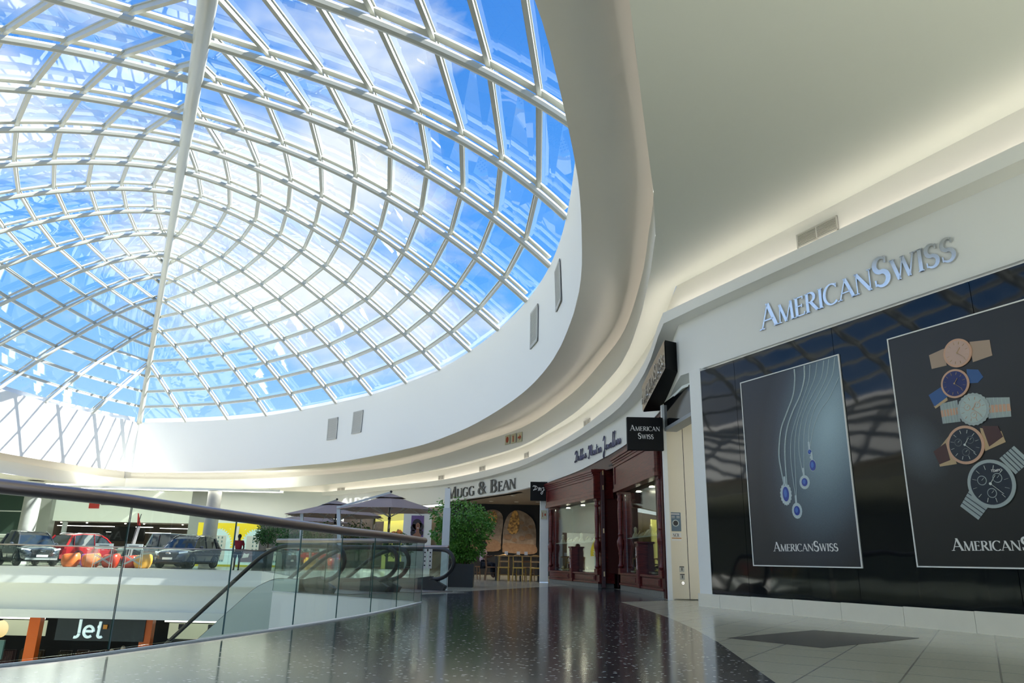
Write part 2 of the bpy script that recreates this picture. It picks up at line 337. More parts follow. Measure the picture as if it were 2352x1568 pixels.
pth = [Vector((p.x, p.y, max(5.49, q.z + .69) - .17)) for p, q in zip(offset_xy(E2L, .25), E2L)]; mb.tube(pth, .03, 5); mb.build('light_strip', M['led'], led)
mb = MB(); mb.prism([(-24.56, 48.1), (-22.6, 48.6), (-25.3, 50.6), (-27.9, 49.0), (-25.5, 46.6)], 6.05, 6.12); mb.prism([(-24.6, 50.15), (-26.3, 50.25), (-27.45, 49.0), (-27.7, 49.2), (-26.6, 50.8), (-24.6, 50.7)], 4.85, 6.12); struct(mb.build('ceiling.005', M['warmwhite']))
# ---- storefront line S with fascia, lip, crease
Spts = [(3.56, 14.9), (3.6, 17.3), (3.3, 21.3), (2.5, 25.2), (1.6, 28.6), (.4, 33), (-1.6, 37), (-4.3, 41.6), (-10.4, 48.7), (-17.3, 53.8)]
S2 = [Vector((p.x, p.y, 0)) for p in sm([(a, b, 0) for a, b in Spts], 4)]
FB = [4.54, 4.50, 4.42, 4.34, 4.27, 4.2, 4.12, 4.05, 4.0, 3.95, 3.9, 3.84, 3.79, 3.76, 3.74, 3.72, 3.7, 3.69, 3.68, 3.67] + [3.66] * 17
LB = [5.65, 5.55, 5.45, 5.33, 5.2, 5.08, 4.99, 4.94, 4.91, 4.88, 4.84, 4.79, 4.75, 4.73, 4.71, 4.68, 4.65, 4.63, 4.62, 4.62, 4.62, 4.6, 4.57, 4.54, 4.53, 4.54, 4.56, 4.58, 4.6, 4.63, 4.66, 4.67, 4.67, 4.65, 4.62, 4.58, 4.55]
LT = [5.89, 5.79, 5.69, 5.58, 5.47, 5.37, 5.29, 5.24, 5.2, 5.16, 5.09, 5.02, 4.97, 4.93, 4.89, 4.86, 4.84, 4.84, 4.87, 4.89, 4.9, 4.9, 4.88, 4.86, 4.84, 4.84, 4.84, 4.85, 4.86, 4.89, 4.92, 4.93, 4.93, 4.9, 4.86, 4.82, 4.78]
CR = [6.55, 6.5, 6.44, 6.36, 6.28, 6.2, 6.1, 6.02, 5.96, 5.88, 5.8, 5.73, 5.69, 5.65, 5.62, 5.6, 5.59, 5.58, 5.58, 5.58, 5.58, 5.57, 5.55, 5.52, 5.49, 5.48, 5.48, 5.48, 5.48, 5.48, 5.47, 5.45, 5.43, 5.41, 5.4, 5.4, 5.38]
A0 = .43; SA, CA = sin(A0), cos(A0)
def W(t, z=0, off_=0): return Vector((3.73 + t * SA - off_ * CA, 14.54 - t * CA - off_ * SA, z))   # off_ towards the mall
ws = [12, 9, 6, 4, 2, .6]
line = [(W(t), 4.54, 5.67, 5.89, 6.55) for t in ws] + [(p, a, b, c, d) for p, a, b, c, d in zip(S2, FB, LB, LT, CR)]
base = [Vector((l[0].x, l[0].y, 0)) for l in line]; inn = offset_xy(base, -.35)
# inward = towards the atrium
mb = MB(); fas = []; lip = []; upper = []
for (p, fb_, lb_, lt_, cr_), q in zip(line, inn):
    X, Y = p.x, p.y
    bk = (Vector((X, Y)) - Vector((q.x, q.y))) * .8
    fas.append([(X + bk.x, Y + bk.y, fb_), (X, Y, fb_), (X, Y, lb_)])
    lip.append([(X, Y, lb_), (q.x, q.y, lb_), (q.x, q.y, lt_), (q.x * .85 + X * .15, q.y * .85 + Y * .15, lt_), (q.x * .85 + X * .15, q.y * .85 + Y * .15, lt_ - .12), (X, Y, lt_ - .12)])
    upper.append([(X, Y, lt_ - .12), (X, Y, cr_)])
mb.loft(fas); struct(mb.build('trim_4', M['white'], auto=30))
mb = MB(); mb.loft(lip); struct(mb.build('trim_5', M['white'], auto=30))
mb = MB(); mb.loft(upper); struct(mb.build('wall_back', M['warmwhite'], smooth=True))
led2 = empty('cove_light', (0, 0, 0), label='hidden warm light strip glowing on the wall above the shop fascia', cat='light')
mb = MB(); mb.tube([Vector((q.x * .5 + l[0].x * .5, q.y * .5 + l[0].y * .5, l[3] - .07)) for l, q in zip(line, inn)][1:], .022, 5); mb.build('light_strip', M['ledb'], led2)
# ---- flat ceiling between E2 and the storefront
pairs = [((-2.6, -1.0, 5.9), W(19, 6.55)), ((-.6, 1.4, 5.95), W(15.5, 6.55)), ((.4, 3.6, 6.0), W(12.5, 6.55)), ((1.09, 5.95, 6.07), W(10, 6.55)), ((1.59, 8.01, 6.25), W(7.5, 6.55)), ((2.2, 10.46, 6.42), W(5, 6.55)), ((2.56, 12.14, 6.45), W(3, 6.55)), ((2.77, 13.76, 6.38), W(1, 6.55)), ((2.87, 14.9, 6.3), W(-.42, 6.55))]
rows = [[Vector(a), Vector(a).lerp(Vector(b), .5), Vector(b)] for a, b in pairs]
for i in range(1, len(S2)):
    p = S2[i]; k = match(p, E2); q = E2[k]; rows.append([q, q.lerp(Vector((p.x, p.y, CR[i])), .5), Vector((p.x, p.y, CR[i]))])
rows.append([Vector((-25.6, 49.6, 4.8)), Vector((-22, 55, 4.95)), Vector((-19, 62, 5.2))])
mb = MB(); mb.loft(rows)
rows = [[p, Vector((p.x * .4 - 48 * .6, p.y * .7 + 10, 4.7)) if i > 3 else Vector((-30, 62, 4.7)), ] for i, p in enumerate(E2L)]
# gallery ceiling on the far side and the left
mb.loft([[Vector((-25.6, 49.6, 4.8)), Vector((-19, 62, 5.2))], [Vector((-26.75, 48.6, 4.8)), Vector((-45, 62, 4.8))]] )
mb.loft([[p, Vector((-46, 62 - i * 1.3, 4.8))] for i, p in enumerate(E2L[2:])]); 
mb.loft([[Vector((-2.6, -1.0, 5.9)), Vector((-46, 62 - 58 * 1.3, 4.8))], [Vector(W(19, 6.55)), Vector((12, -14, 6.5))]])
struct(mb.build('ceiling.001', M['ceil'], smooth=True))
# ---- floors
BAL = [(-3.39, 5.35), (-2.98, 6.01), (-2.69, 7.36), (-2.37, 8.49), (-2.09, 9.58), (-1.86, 10.7), (-1.7, 11.98), (-1.51, 13.74)]
BALs = [Vector((a.x, a.y, 0)) for a in sm([(-12, -6, 0), (-7.2, .2, 0), (-4.6, 3.4, 0), (-3.36, 5.4, 0), (-2.94, 6.5, 0), (-2.6, 7.6, 0), (-2.33, 8.55, 0), (-2.09, 9.58, 0), (-1.87, 10.7, 0), (-1.7, 11.98, 0), (-1.51, 13.74, 0)], 5)]
DE = Vector((-.774, .633, 0)); NE = Vector((.633, .774, 0))
void = [(p.x, p.y) for p in BALs] + [(-5.03, 16.62), (-2.5, 19.75), (-1.75, 19.6), (-2.6, 20.4), (-5.2, 23.9), (-8.6, 30), (-12.0, 37.65), (-18, 37.55), (-25, 37.4), (-31, 37.2), (-33.5, 20), (-26, -2), (-16, -8)]
outer = [(-46, -16), (14, -16), (14, 64), (-46, 64)]
mb = MB(); mb.prism(outer, -.75, 0, holes=[void]); mb.mi = [0] * len(mb.mi)
me_faces = mb.f; nv = len(mb.v)
for i, f in enumerate(mb.f):
    zs = {round(mb.v[j][2], 2) for j in f}
    if zs != {0.0}: mb.mi[i] = 1
fl = struct(mb.build('floor', [M['beige'], M['white']]))
gz = [(p.x, p.y) for p in BALs[3:]] + [(-1.86, 16.8), (-.86, 18.22), (-1.25, 18.4), (2.09, 25.43), (3.0, 24.6), (3.35, 20.5), (3.45, 16.5), (2.27, 15.47), (2.35, 13.2), (2.35, 11.15), (2.27, 9.4), (2.14, 7.92), (1.93, 6.28), (1.81, 5.34), (1.45, 3.4), (.9, 1.2), (-.4, -3), (-3, -8)]
mb = MB(); mb.prism(gz, .0005, .003); struct(mb.build('floor.001', M['granite']))
mb = MB(); mb.prism([(2.37, 8.4), (3.06, 7.59), (4.68, 8.87), (3.8, 9.64)], .0005, .0035); struct(mb.build('floor.002', M['diamond']))
# set back second slab edge, lower storey
def shrink(poly, d): return [Vector((x, y)) for x, y in poly]
mb = MB(); far2 = [(-12.4, 38.3), (-31.5, 37.9)]
mb.box(-34, -8, 38.2, 38.6, -2.0, -.72); mb.box(-34, -8, 37.9, 38.3, -2.36, -2.0); struct(mb.build('trim_6', M['white']))
mb = MB(); mb.box(-46, 14, -16, 64, -5.6, -5.5); struct(mb.build('floor.003', M['beige']))
mb = MB(); mb.box(-46, 0, 52, 52.3, -5.5, -.7); mb.box(-46, -45.7, -16, 60, -5.5, 4.8);  mb.box(-46, 2, 63, 63.3, 0, 5.3); struct(mb.build('wall_far', M['ceil']))
mb = MB(); mb.box(-1.2, 14, -16, 64, -5.5, -.75); struct(mb.build('wall_lower', M['white']))
# ================================================================ lettering made of strokes
TH = .15; TN = .055
def arc(cx, cy, rx, ry, a0, a1, n=14, w=None): return ('a', cx, cy, rx, ry, a0, a1, n, w)
GL = {
 'A': (.78, [('l', .04, 0, .37, 1, TN), ('l', .35, 1, .72, 0, TH), ('l', .15, .33, .6, .33, TN)], [(.04, 0), (.72, 0)]),
 'M': (1.0, [('l', .12, 0, .17, 1, TN), ('l', .15, 1, .5, 0, TH), ('l', .5, 0, .82, 1, TN), ('l', .82, 1, .88, 0, TH)], [(.12, 0), (.88, 0), (.13, 1, .12), (.85, 1, .12)]),
 'E': (.6, [('l', .13, 0, .13, 1, TH), ('l', .1, .97, .5, .97, TN), ('l', .1, .52, .42, .52, TN), ('l', .1, .03, .55, .03, TN), ('l', .49, .84, .5, .99, TN), ('l', .54, .01, .57, .17, TN), ('l', .42, .44, .42, .6, TN)], [(.1, 0, .2), (.1, 1, .2)]),
 'R': (.7, [('l', .13, 0, .13, 1, TH), arc(.28, .75, .24, .235, 90, -90), ('l', .1, .985, .3, .985, TN), ('l', .1, .515, .3, .515, TN), ('l', .32, .5, .66, 0, TH)], [(.13, 0), (.1, 1, .2), (.68, 0, .12)]),
 'I': (.28, [('l', .14, 0, .14, 1, TH)], [(.14, 0), (.14, 1)]),
 'C': (.78, [arc(.43, .5, .38, .5, 48, 312, 22), ('l', .67, .78, .69, .98, TN)], []),
 'G': (.85, [arc(.43, .5, .38, .5, 48, 300, 22), ('l', .67, .78, .69, .98, TN), ('l', .68, .05, .68, .42, TH)], [(.66, .42, .26)]),
 'N': (.86, [('l', .12, 0, .12, 1, TN), ('l', .1, 1, .74, 0, TH), ('l', .74, 0, .74, 1, TN)], [(.12, 0, .2), (.08, 1, .14), (.74, 1, .22)]),
 'S': (.6, [arc(.3, .74, .2, .25, 40, 270, 16, 1), arc(.3, .25, .22, .25, 90, -140, 16, 1), ('l', .46, .76, .47, .97, TN), ('l', .1, .03, .09, .25, TN)], []),
 'W': (1.1, [('l', .08, 1, .34, 0, TH), ('l', .34, 0, .56, 1, TN), ('l', .54, 1, .78, 0, TH), ('l', .78, 0, 1.0, 1, TN)], [(.08, 1), (1.0, 1), (.54, 1, .2)]),
 'U': (.82, [('l', .13, .3, .13, 1, TH), arc(.41, .3, .28, .3, 180, 360), ('l', .69, .3, .69, 1, TN)], [(.13, 1), (.69, 1)]),
 'B': (.68, [('l', .13, 0, .13, 1, TH), arc(.28, .76, .21, .225, 90, -90), arc(.28, .27, .27, .255, 90, -90), ('l', .1, .985, .3, .985, TN), ('l', .1, .525, .3, .525, TN), ('l', .1, .015, .3, .015, TN)], [(.1, 0, .2), (.1, 1, .2)]),
 '&': (.85, [arc(.34, .77, .17, .21, -60, 250, 16), ('l', .27, .6, .72, .02, TH), arc(.33, .27, .25, .27, 100, 330, 14), ('l', .5, .1, .66, .52, TN)], [(.68, .52, .22)]),
 'D': (.8, [('l', .13, 0, .13, 1, TH), arc(.3, .5, .38, .485, 90, -90, 18), ('l', .1, .985, .3, .985, TN), ('l', .1, .015, .3, .015, TN)], []),
 'L': (.55, [('l', .13, 0, .13, 1, TH), ('l', .1, .03, .5, .03, TN)], []), 'O': (.95, [arc(.47, .5, .4, .48, 0, 360, 26)], []),
 'T': (.66, [('l', .33, 0, .33, 1, TH), ('l', .05, .97, .61, .97, TN)], [(.33, 0)]), 'P': (.62, [('l', .13, 0, .13, 1, TH), arc(.28, .73, .24, .25, 90, -90), ('l', .1, .975, .3, .975, TN), ('l', .1, .485, .3, .485, TN)], []),
 'J': (.55, [('l', .38, .25, .38, 1, TH), arc(.18, .22, .2, .2, 0, -110, 10)], []),
 'e': (.72, [arc(.36, .34, .28, .3, 0, 310, 20), ('l', .1, .36, .62, .36, TH)], []),
 't': (.55, [('l', .2, .2, .26, .95, TH), arc(.34, .2, .15, .16, 180, 320, 10), ('l', .12, .64, .2, .64, TH)], []),
}
def glyph(mb, ch, x0, z0, h, sans=0, dep=(0., -.03), slant=0., sx=1.):
    """adds one letter in the local XZ plane, extruded in Y"""
    wd, st, sf = GL[ch]; y0, y1 = dep
    def T(x, z): return (x0 + (x * sx + z * slant) * h, z0 + z * h)
    def poly(pts):
        n = len(pts); vs = [(p[0], y0, p[1]) for p in pts] + [(p[0], y1, p[1]) for p in pts]
        fs = [tuple(range(n)), tuple(range(n, 2 * n))[::-1]] + [(i, i + n, (i + 1) % n + n, (i + 1) % n) for i in range(n)]; mb.add(vs, fs)
    def ribbon(pts, ws_):
        lo = []; hi = []
        for i, (x, z) in enumerate(pts):
            a = pts[max(i - 1, 0)]; b = pts[min(i + 1, len(pts) - 1)]; d = hypot(b[0] - a[0], b[1] - a[1]) or 1; nx, nz = -(b[1] - a[1]) / d, (b[0] - a[0]) / d
            w_ = ws_[i] / 2; lo.append(T(x + nx * w_, z + nz * w_)); hi.append(T(x - nx * w_, z - nz * w_))
        for i in range(len(pts) - 1): poly([lo[i], lo[i + 1], hi[i + 1], hi[i]])
    for s in st:
        if s[0] == 'l':
            _, a, b, c, d, w_ = s; w_ = sans or w_
            if abs(b - d) < .01: ribbon([(a, b), (c, d)], [w_, w_])
            else:       # horizontal terminals
                hw = w_ / 2 / max(abs(d - b) / hypot(c - a, d - b), .5); poly([T(a - hw, b), T(a + hw, b), T(c + hw, d), T(c - hw, d)])
        else:
            _, cx, cy, rx, ry, a0, a1, n, w_ = s; pts = []; ws_ = []
            for i in range(n + 1):
                a = radians(a0 + (a1 - a0) * i / n); pts.append((cx + rx * cos(a), cy + ry * sin(a))); k = abs(cos(a)); ws_.append(sans or (TN + (TH - TN) * (k if w_ is None else (1 - k))))
            if sans == 0 and w_ == 1: ws_ = [TN + (TH * 1.05 - TN) * min(1, 2.2 * (i / n)) if a0 < 60 else TN + (TH * 1.05 - TN) * min(1, 2.2 * (1 - i / n)) for i in range(n + 1)]
            ribbon(pts, ws_)
    if not sans:
        for s in sf:
            x, z = s[0], s[1]; hw = (s[2] if len(s) > 2 else .26) / 2; z2 = z + (.045 if z < .9 else -.045); poly([T(x - hw, z), T(x + hw, z), T(x + hw * .8, z2), T(x - hw * .8, z2)])
    return wd * h * sx
def layout(text, h, small=.77, sans=0, gap=.05, sx=1.):
    """list of (char, x, height); capitals full height, letters after ~ are small capitals"""
    out = []; x = 0; sc_ = 1
    for c in text:
        if c == '~': sc_ = small; continue
        if c == '^': sc_ = 1; continue
        if c == ' ': x += .3 * h; continue
        out.append((c, x, h * sc_)); x += (GL[c][0] * sx + gap) * h * sc_
    return out, x
def words(mb, text, x0, z0, wid, h, sans=0, dep=(0, -.01), small=.77, gap=.05, slant=0):
    o, tot = layout(text, h, small, sans, gap); s = wid / tot
    for c, x, hh in o: glyph(mb, c, x0 + x * s, z0, hh, sans, dep, slant, s)
def letters(parent, text, x0, z0, wid, h, m_, sans=0, dep=(0, -.03), small=.77, gap=.05):
    o, tot = layout(text, h, small, sans, gap); s = wid / tot
    for c, x, hh in o: mb = MB(); glyph(mb, c, x0 + x * s, z0, hh, sans, dep, 0, s); mb.build('letter', m_, parent)
RZW = atan2(-CA, SA)           # rotation of the black shopfront wall: local x runs along it, local -y faces the mall
M['mirror'] = mat('mirror_letters', (.80, .81, .82), .18, 1.); M['gold'] = mat('gold_leaf', (.62, .42, .22), .25, 1.); M['paper'] = mat('white_print', (.82, .82, .80), .5)
# ---------------------------------------------------------------- black shopfront wall
wb = empty('shopfront_cladding', W(0), RZW, 'wall of tall black mirror-gloss panels behind the two jewellery posters', 'wall panels')
sx_ = [.32, 1.3, 3.6, 5.9, 8.2, 11.5]
for a, b in zip(sx_[:-1], sx_[1:]):
    mb = MB(); mb.box(a + .004, b - .004, -.085, .05, .24, 4.46); mb.build('panel', M['blackgloss'], wb)
mb = MB(); mb.box(.3, 11.5, .06, .4, 0, 4.5); struct(mb.build('wall_front', M['white'], None)).matrix_world = Matrix.Translation(W(0)) @ Matrix.Rotation(RZW, 4, 'Z')
mb = MB(); mb.box(-.03, .32, -.09, .5, .2, 4.53); o = mb.build('trim_7', M['white'], bevel=.01); struct(o).matrix_world = Matrix.Translation(W(0)) @ Matrix.Rotation(RZW, 4, 'Z')
mb = MB(); xs = [-.05, .55, 1.35, 2.3, 3.25, 4.3, 5.3, 6.3, 7.4, 8.5, 9.6, 11.5]
for a, b in zip(xs[:-1], xs[1:]): mb.box(a + .003, b - .003, -.12, .04, 0, .23 + .012 * a / 2)
mb.box(-.05, .04, -.11, 1.4, 0, .2)
o = mb.build('baseboard_right', M['plinth']); struct(o).matrix_world = Matrix.Translation(W(0)) @ Matrix.Rotation(RZW, 4, 'Z')
# raised mirror letters on the fascia
sg = empty('fascia_lettering', W(0, 0, .0), RZW, 'large polished silver AMERICAN SWISS letters raised on the white fascia', 'sign')
letters(sg, 'A~MERICAN^S~WISS', 2.02, 4.86, 3.75, .46, M['mirror'], dep=(-.004, -.03), small=.75, gap=.02)
# ---------------------------------------------------------------- posters
def gradmat(name, stops, rot=(0, 0, 0), loc=(0, 0, 0), scale=(1, 1, 1), grain=.25, typ='SPHERICAL', rough=.35):
    m = bpy.data.materials.new(name); m.use_nodes = True; t = m.node_tree; b = t.nodes['Principled BSDF']
    c = N(t, 'ShaderNodeTexCoord'); p = N(t, 'ShaderNodeMapping', vector_type='TEXTURE'); L(t, c.outputs['Object'], p.inputs[0]); p.inputs['Rotation'].default_value = rot; p.inputs['Location'].default_value = loc; p.inputs['Scale'].default_value = scale
    g = N(t, 'ShaderNodeTexGradient', gradient_type=typ); L(t, p.outputs[0], g.inputs[0])
    nn = N(t, 'ShaderNodeTexNoise', inp={'Scale': 160., 'Detail': 3.}); L(t, c.outputs['Object'], nn.inputs['Vector'])
    a = N(t, 'ShaderNodeMath', operation='MULTIPLY_ADD'); L(t, nn.outputs['Fac'], a.inputs[0]); a.inputs[1].default_value = grain; a.inputs[2].default_value = -grain / 2
    s = N(t, 'ShaderNodeMath', operation='ADD'); L(t, g.outputs['Fac'], s.inputs[0]); L(t, a.outputs[0], s.inputs[1])
    r = N(t, 'ShaderNodeValToRGB'); L(t, s.outputs[0], r.inputs[0]); els = r.color_ramp.elements
    els[0].position = stops[0][0]; els[0].color = (*stops[0][1], 1); els[1].position = stops[-1][0]; els[1].color = (*stops[-1][1], 1)
    for q, col in stops[1:-1]: els.new(q).color = (*col, 1)
    L(t, r.outputs[0], b.inputs['Base Color']); b.inputs['Roughness'].default_value = rough; return m
YF = -.098
def disc(mb, cx, cz, rx, rz, y, n=24, m=None, dep=.004, wav=0, wn=12, rot=0):
    vs = []
    for yy in (y, y - dep):
        for i in range(n):
            a = 2 * pi * i / n; k = 1 + wav * (i % 2); u, v = rx * k * cos(a), rz * k * sin(a); vs.append((cx + u * cos(rot) - v * sin(rot), yy, cz + u * sin(rot) + v * cos(rot)))
    mb.add(vs, [tuple(range(n)), tuple(range(n, 2 * n))[::-1]] + [(i, i + n, (i + 1) % n + n, (i + 1) % n) for i in range(n)], m)
def plate(mb, pts, y, dep=.004, m=None):
    n = len(pts); A = sum(pts[i][0] * pts[(i + 1) % n][1] - pts[(i + 1) % n][0] * pts[i][1] for i in range(n))
    if A < 0: pts = pts[::-1]
    vs = [(p[0], y, p[1]) for p in pts] + [(p[0], y - dep, p[1]) for p in pts]; mb.add(vs, [tuple(range(n)), tuple(range(n, 2 * n))[::-1]] + [(i, i + n, (i + 1) % n + n, (i + 1) % n) for i in range(n)], m)
def frame(mb, x0, x1, z0, z1, y, w_=.022, d=.03):
    mb.box(x0 - w_, x1 + w_, y - d, y, z1, z1 + w_); mb.box(x0 - w_, x1 + w_, y - d, y, z0 - w_, z0); mb.box(x0 - w_, x0, y - d, y, z0, z1); mb.box(x1, x1 + w_, y - d, y, z0, z1)
po = empty('poster', W(0), RZW, 'tall framed poster of sapphire pendants on silver chains, nearest the shop entrance', 'poster', 'framed posters on the black wall')
m1 = gradmat('pendant_print', [(0, (.010, .012, .018)), (.22, (.030, .038, .055)), (.50, (.10, .155, .20)), (.95, (.34, .48, .54))], loc=(3.35, 0, 2.9), scale=(1.45, 3, 2.5), rot=(0, .35, 0))
mb = MB(); mb.box(1.47, 3.68, YF, -.086, .76, 3.97); mb.build('print', m1, po); mb = MB(); frame(mb, 1.47, 3.68, .76, 3.97, YF + .012, .018, .02); mb.build('frame', M['paper'], po)
CH = [[(2.77, 3.94), (2.76, 3.77), (2.69, 3.51), (2.53, 3.26), (2.37, 3.01), (2.29, 2.74), (2.26, 2.53), (2.28, 2.31), (2.32, 2.05)], [(2.99, 3.95), (2.96, 3.73), (2.84, 3.48), (2.65, 3.24), (2.5, 2.99), (2.42, 2.73), (2.39, 2.46), (2.38, 2.05)],
 [(3.11, 3.95), (3.05, 3.68), (2.88, 3.39), (2.69, 3.07), (2.57, 2.82), (2.52, 2.53), (2.52, 2.23), (2.545, 1.85)], [(3.26, 3.95), (3.18, 3.71), (2.97, 3.4), (2.76, 3.09), (2.66, 2.83), (2.61, 2.54), (2.59, 2.23), (2.565, 1.85)],
 [(3.4, 3.95), (3.31, 3.68), (3.09, 3.43), (2.87, 3.15), (2.75, 2.85), (2.71, 2.56), (2.74, 2.22)], [(3.5, 3.95), (3.42, 3.69), (3.23, 3.43), (3.0, 3.18), (2.86, 2.88), (2.81, 2.55), (2.77, 2.2)], [(3.62, 3.95), (3.54, 3.69), (3.36, 3.46), (3.12, 3.21), (2.97, 2.92), (2.92, 2.6)], [(3.66, 3.62), (3.42, 3.32), (3.22, 3.15), (3.06, 2.91), (2.94, 2.6)]]
M['silver'] = mat('printed_silver', (.50, .60, .62), .4); M['sapphire'] = mat('printed_sapphire', (.012, .05, .35), .3); M['sapphire2'] = mat('printed_sapphire_light', (.05, .16, .55), .3)
for k, c in enumerate(CH):
    mb = MB(); pts = sm([(a, YF - .003, b) for a, b in c], 6); mb.tube(pts, .005 if k > 1 else .009, 5)
    if k < 2:
        for p in resample(pts, 90): mb.sphere(p, .014, 5, 4)
    mb.build('chain', M['silver'], po)
for (x, z, rx, rz, hr, hz, wv) in [(2.34, 1.90, .068, .12, .115, .17, .12), (2.55, 1.62, .062, .075, .105, .125, .03), (2.765, 2.06, .06, .065, .105, .11, .03), (2.93, 2.53, .036, .036, .045, .045, 0), (2.965, 2.31, .062, .085, .07, .094, 0)]:
    mb = MB(); disc(mb, x, z, hr, hz, YF, 36, 0, wav=wv); mb.box(x - .018, x + .018, YF - .008, YF, z + hz, z + hz + .12, 0); disc(mb, x, z, rx, rz, YF - .004, 24, 1); disc(mb, x, z + rz * .1, rx * .55, rz * .6, YF - .008, 8, 2); mb.build('pendant', [M['silver'], M['sapphire'], M['sapphire2']], po)
mb = MB(); disc(mb, 2.94, 2.44, .022, .022, YF, 12); mb.build('pendant', M['silver'], po); mb = MB(); words(mb, 'A~MERICAN^S~WISS', 1.97, .985, 1.33, .15, dep=(YF, YF - .004), small=.75, gap=.02); mb.build('lettering', M['paper'], po)
p2 = empty('poster', W(0), RZW, 'tall framed poster of five stacked wristwatches at the right edge', 'poster', 'framed posters on the black wall')
m2 = gradmat('watch_print', [(0, (.006, .007, .008)), (.45, (.008, .010, .012)), (.95, (.065, .085, .105))], loc=(4.85, 0, 2.35), scale=(.75, 2, 1.0), rot=(0, -.5, 0), grain=.3)
mb = MB(); mb.box(4.60, 7.2, YF, -.086, .79, 3.98); mb.build('print', m2, p2); mb = MB(); frame(mb, 4.60, 7.2, .79, 3.98, YF + .012, .018, .02); mb.build('frame', M['paper'], p2)
C_ = lambda n, c, r=.4, mt=0.: M.setdefault(n, mat(n, c, r, mt))
rose = C_('printed_rose_gold', (.60, .36, .24)); rosef = C_('printed_rose_face', (.55, .38, .31)); mesh_ = C_('printed_mesh', (.40, .29, .21)); navy = C_('printed_navy', (.008, .02, .14)); blue_ = C_('printed_blue_strap', (.02, .09, .27)); tan_ = C_('printed_tan', (.50, .36, .20)); stl = C_('printed_steel', (.36, .42, .42)); pale = C_('printed_pale_dial', (.42, .52, .50)); brown_ = C_('printed_brown', (.06, .02, .018)); nite = C_('printed_night', (.006, .015, .03)); wht = C_('printed_white', (.7, .75, .72)); dst = C_('printed_dark_steel', (.12, .14, .15))
def watch(cx, cz, r, straps, rim, dial, mark, rim2=None, sub=False, ridge_=False, n_=None):
    mb = MB(); mats = [rim, dial, mark, rim2 or rim] + [s[1] for s in straps]
    for k, (pts, m_, links) in enumerate(straps):
        plate(mb, pts, YF - .001 * k, .004, 4 + k)
        if links:
            a, b, c, d = [Vector((p[0], p[1])) for p in pts[:4]]
            for i in range(1, links):
                f = i / links; u = a.lerp(b, f); v = d.lerp(c, f); mb.bar((u.x, YF - .006, u.y), (v.x, YF - .006, v.y), .006, .012, (0, 1, 0), 1)
    disc(mb, cx, cz, r * 1.0, r * 1.0, YF - .005, 48, 0, .012, wav=.05 if ridge_ else 0)
    disc(mb, cx, cz, r * .86, r * .86, YF - .017, 40, 1, .002)
    for i in range(12):
        a = 2 * pi * i / 12 + .2; u, v = cos(a), sin(a); mb.bar((cx + u * r * .6, YF - .020, cz + v * r * .6), (cx + u * r * .78, YF - .020, cz + v * r * .78), .002, r * .06, (0, 1, 0), 2)
    if sub:
        for a in (.6, 2.7, 4.7):
            x, z = cx + r * .38 * cos(a), cz + r * .38 * sin(a); disc(mb, x, z, r * .2, r * .2, YF - .019, 20, 3, .002); disc(mb, x, z, r * .17, r * .17, YF - .021, 20, 1, .002); mb.bar((x, YF - .024, z), (x + r * .1, YF - .024, z + r * .09), .002, r * .03, (0, 1, 0), 2)
    for a, l_ in ((.9, .42), (-.75, .66)): mb.bar((cx, YF - .025, cz), (cx + r * l_ * cos(a), YF - .025, cz + r * l_ * sin(a)), .002, r * .05, (0, 1, 0), 2)
    disc(mb, cx, cz, r * .06, r * .06, YF - .024, 10, 2, .004)
    mb.build('wristwatch', mats, p2)
watch(5.61, 3.53, .195, [([(5.20, 3.60), (5.43, 3.64), (5.43, 3.40), (5.21, 3.40)], mesh_, 0), ([(5.79, 3.64), (6.05, 3.60), (6.05, 3.39), (5.79, 3.36)], mesh_, 0)], rose, rosef, tan_)
watch(5.51, 3.13, .195, [([(5.69, 3.29), (5.84, 3.25), (5.89, 3.14), (5.81, 3.08), (5.68, 3.10)], blue_, 0), ([(5.37, 2.93), (5.18, 2.85), (5.16, 2.89), (5.36, 3.02)], tan_, 0), ([(5.34, 3.14), (5.11, 3.05), (5.17, 2.88), (5.38, 2.98)], blue_, 0)], rose, navy, tan_)
watch(5.70, 2.75, .205, [([(5.25, 2.90), (5.50, 2.91), (5.50, 2.62), (5.25, 2.63)], stl, 6), ([(5.88, 2.87), (6.17, 2.82), (6.15, 2.58), (5.87, 2.60)], stl, 6), ([(5.25, 2.81), (5.5, 2.81), (5.5, 2.72), (5.25, 2.72)], rose, 0), ([(5.88, 2.77), (6.16, 2.74), (6.16, 2.65), (5.88, 2.67)], rose, 0)], stl, pale, rose, rose, True, True)
watch(5.52, 2.31, .25, [([(5.10, 2.27), (5.30, 2.45), (5.36, 2.08), (5.12, 2.07)], tan_, 0), ([(5.74, 2.50), (6.0, 2.42), (6.03, 2.28), (5.76, 2.20)], tan_, 0), ([(5.06, 2.28), (5.25, 2.37), (5.28, 2.14), (5.12, 2.1)], brown_, 0), ([(5.77, 2.52), (5.97, 2.49), (6.01, 2.35), (5.82, 2.25)], brown_, 0)], rose, nite, wht, dst, True)
watch(5.77, 1.79, .30, [([(5.92, 2.09), (6.12, 2.22), (6.28, 2.02), (6.08, 1.88)], stl, 5), ([(5.48, 1.74), (5.32, 1.54), (5.53, 1.36), (5.72, 1.55)], stl, 5)], stl, nite, wht, stl, True)
mb = MB(); words(mb, 'A~MERICAN^S~WISS', 5.13, .985, 1.36, .155, dep=(YF, YF - .004), small=.75, gap=.02); mb.build('lettering', M['paper'], p2); mb = MB(); words(mb, 'TEMPO', 5.80, 1.93, .14, .03, sans=.14, dep=(YF - .02, YF - .024)); mb.build('dial_lettering', M['paper'], p2)
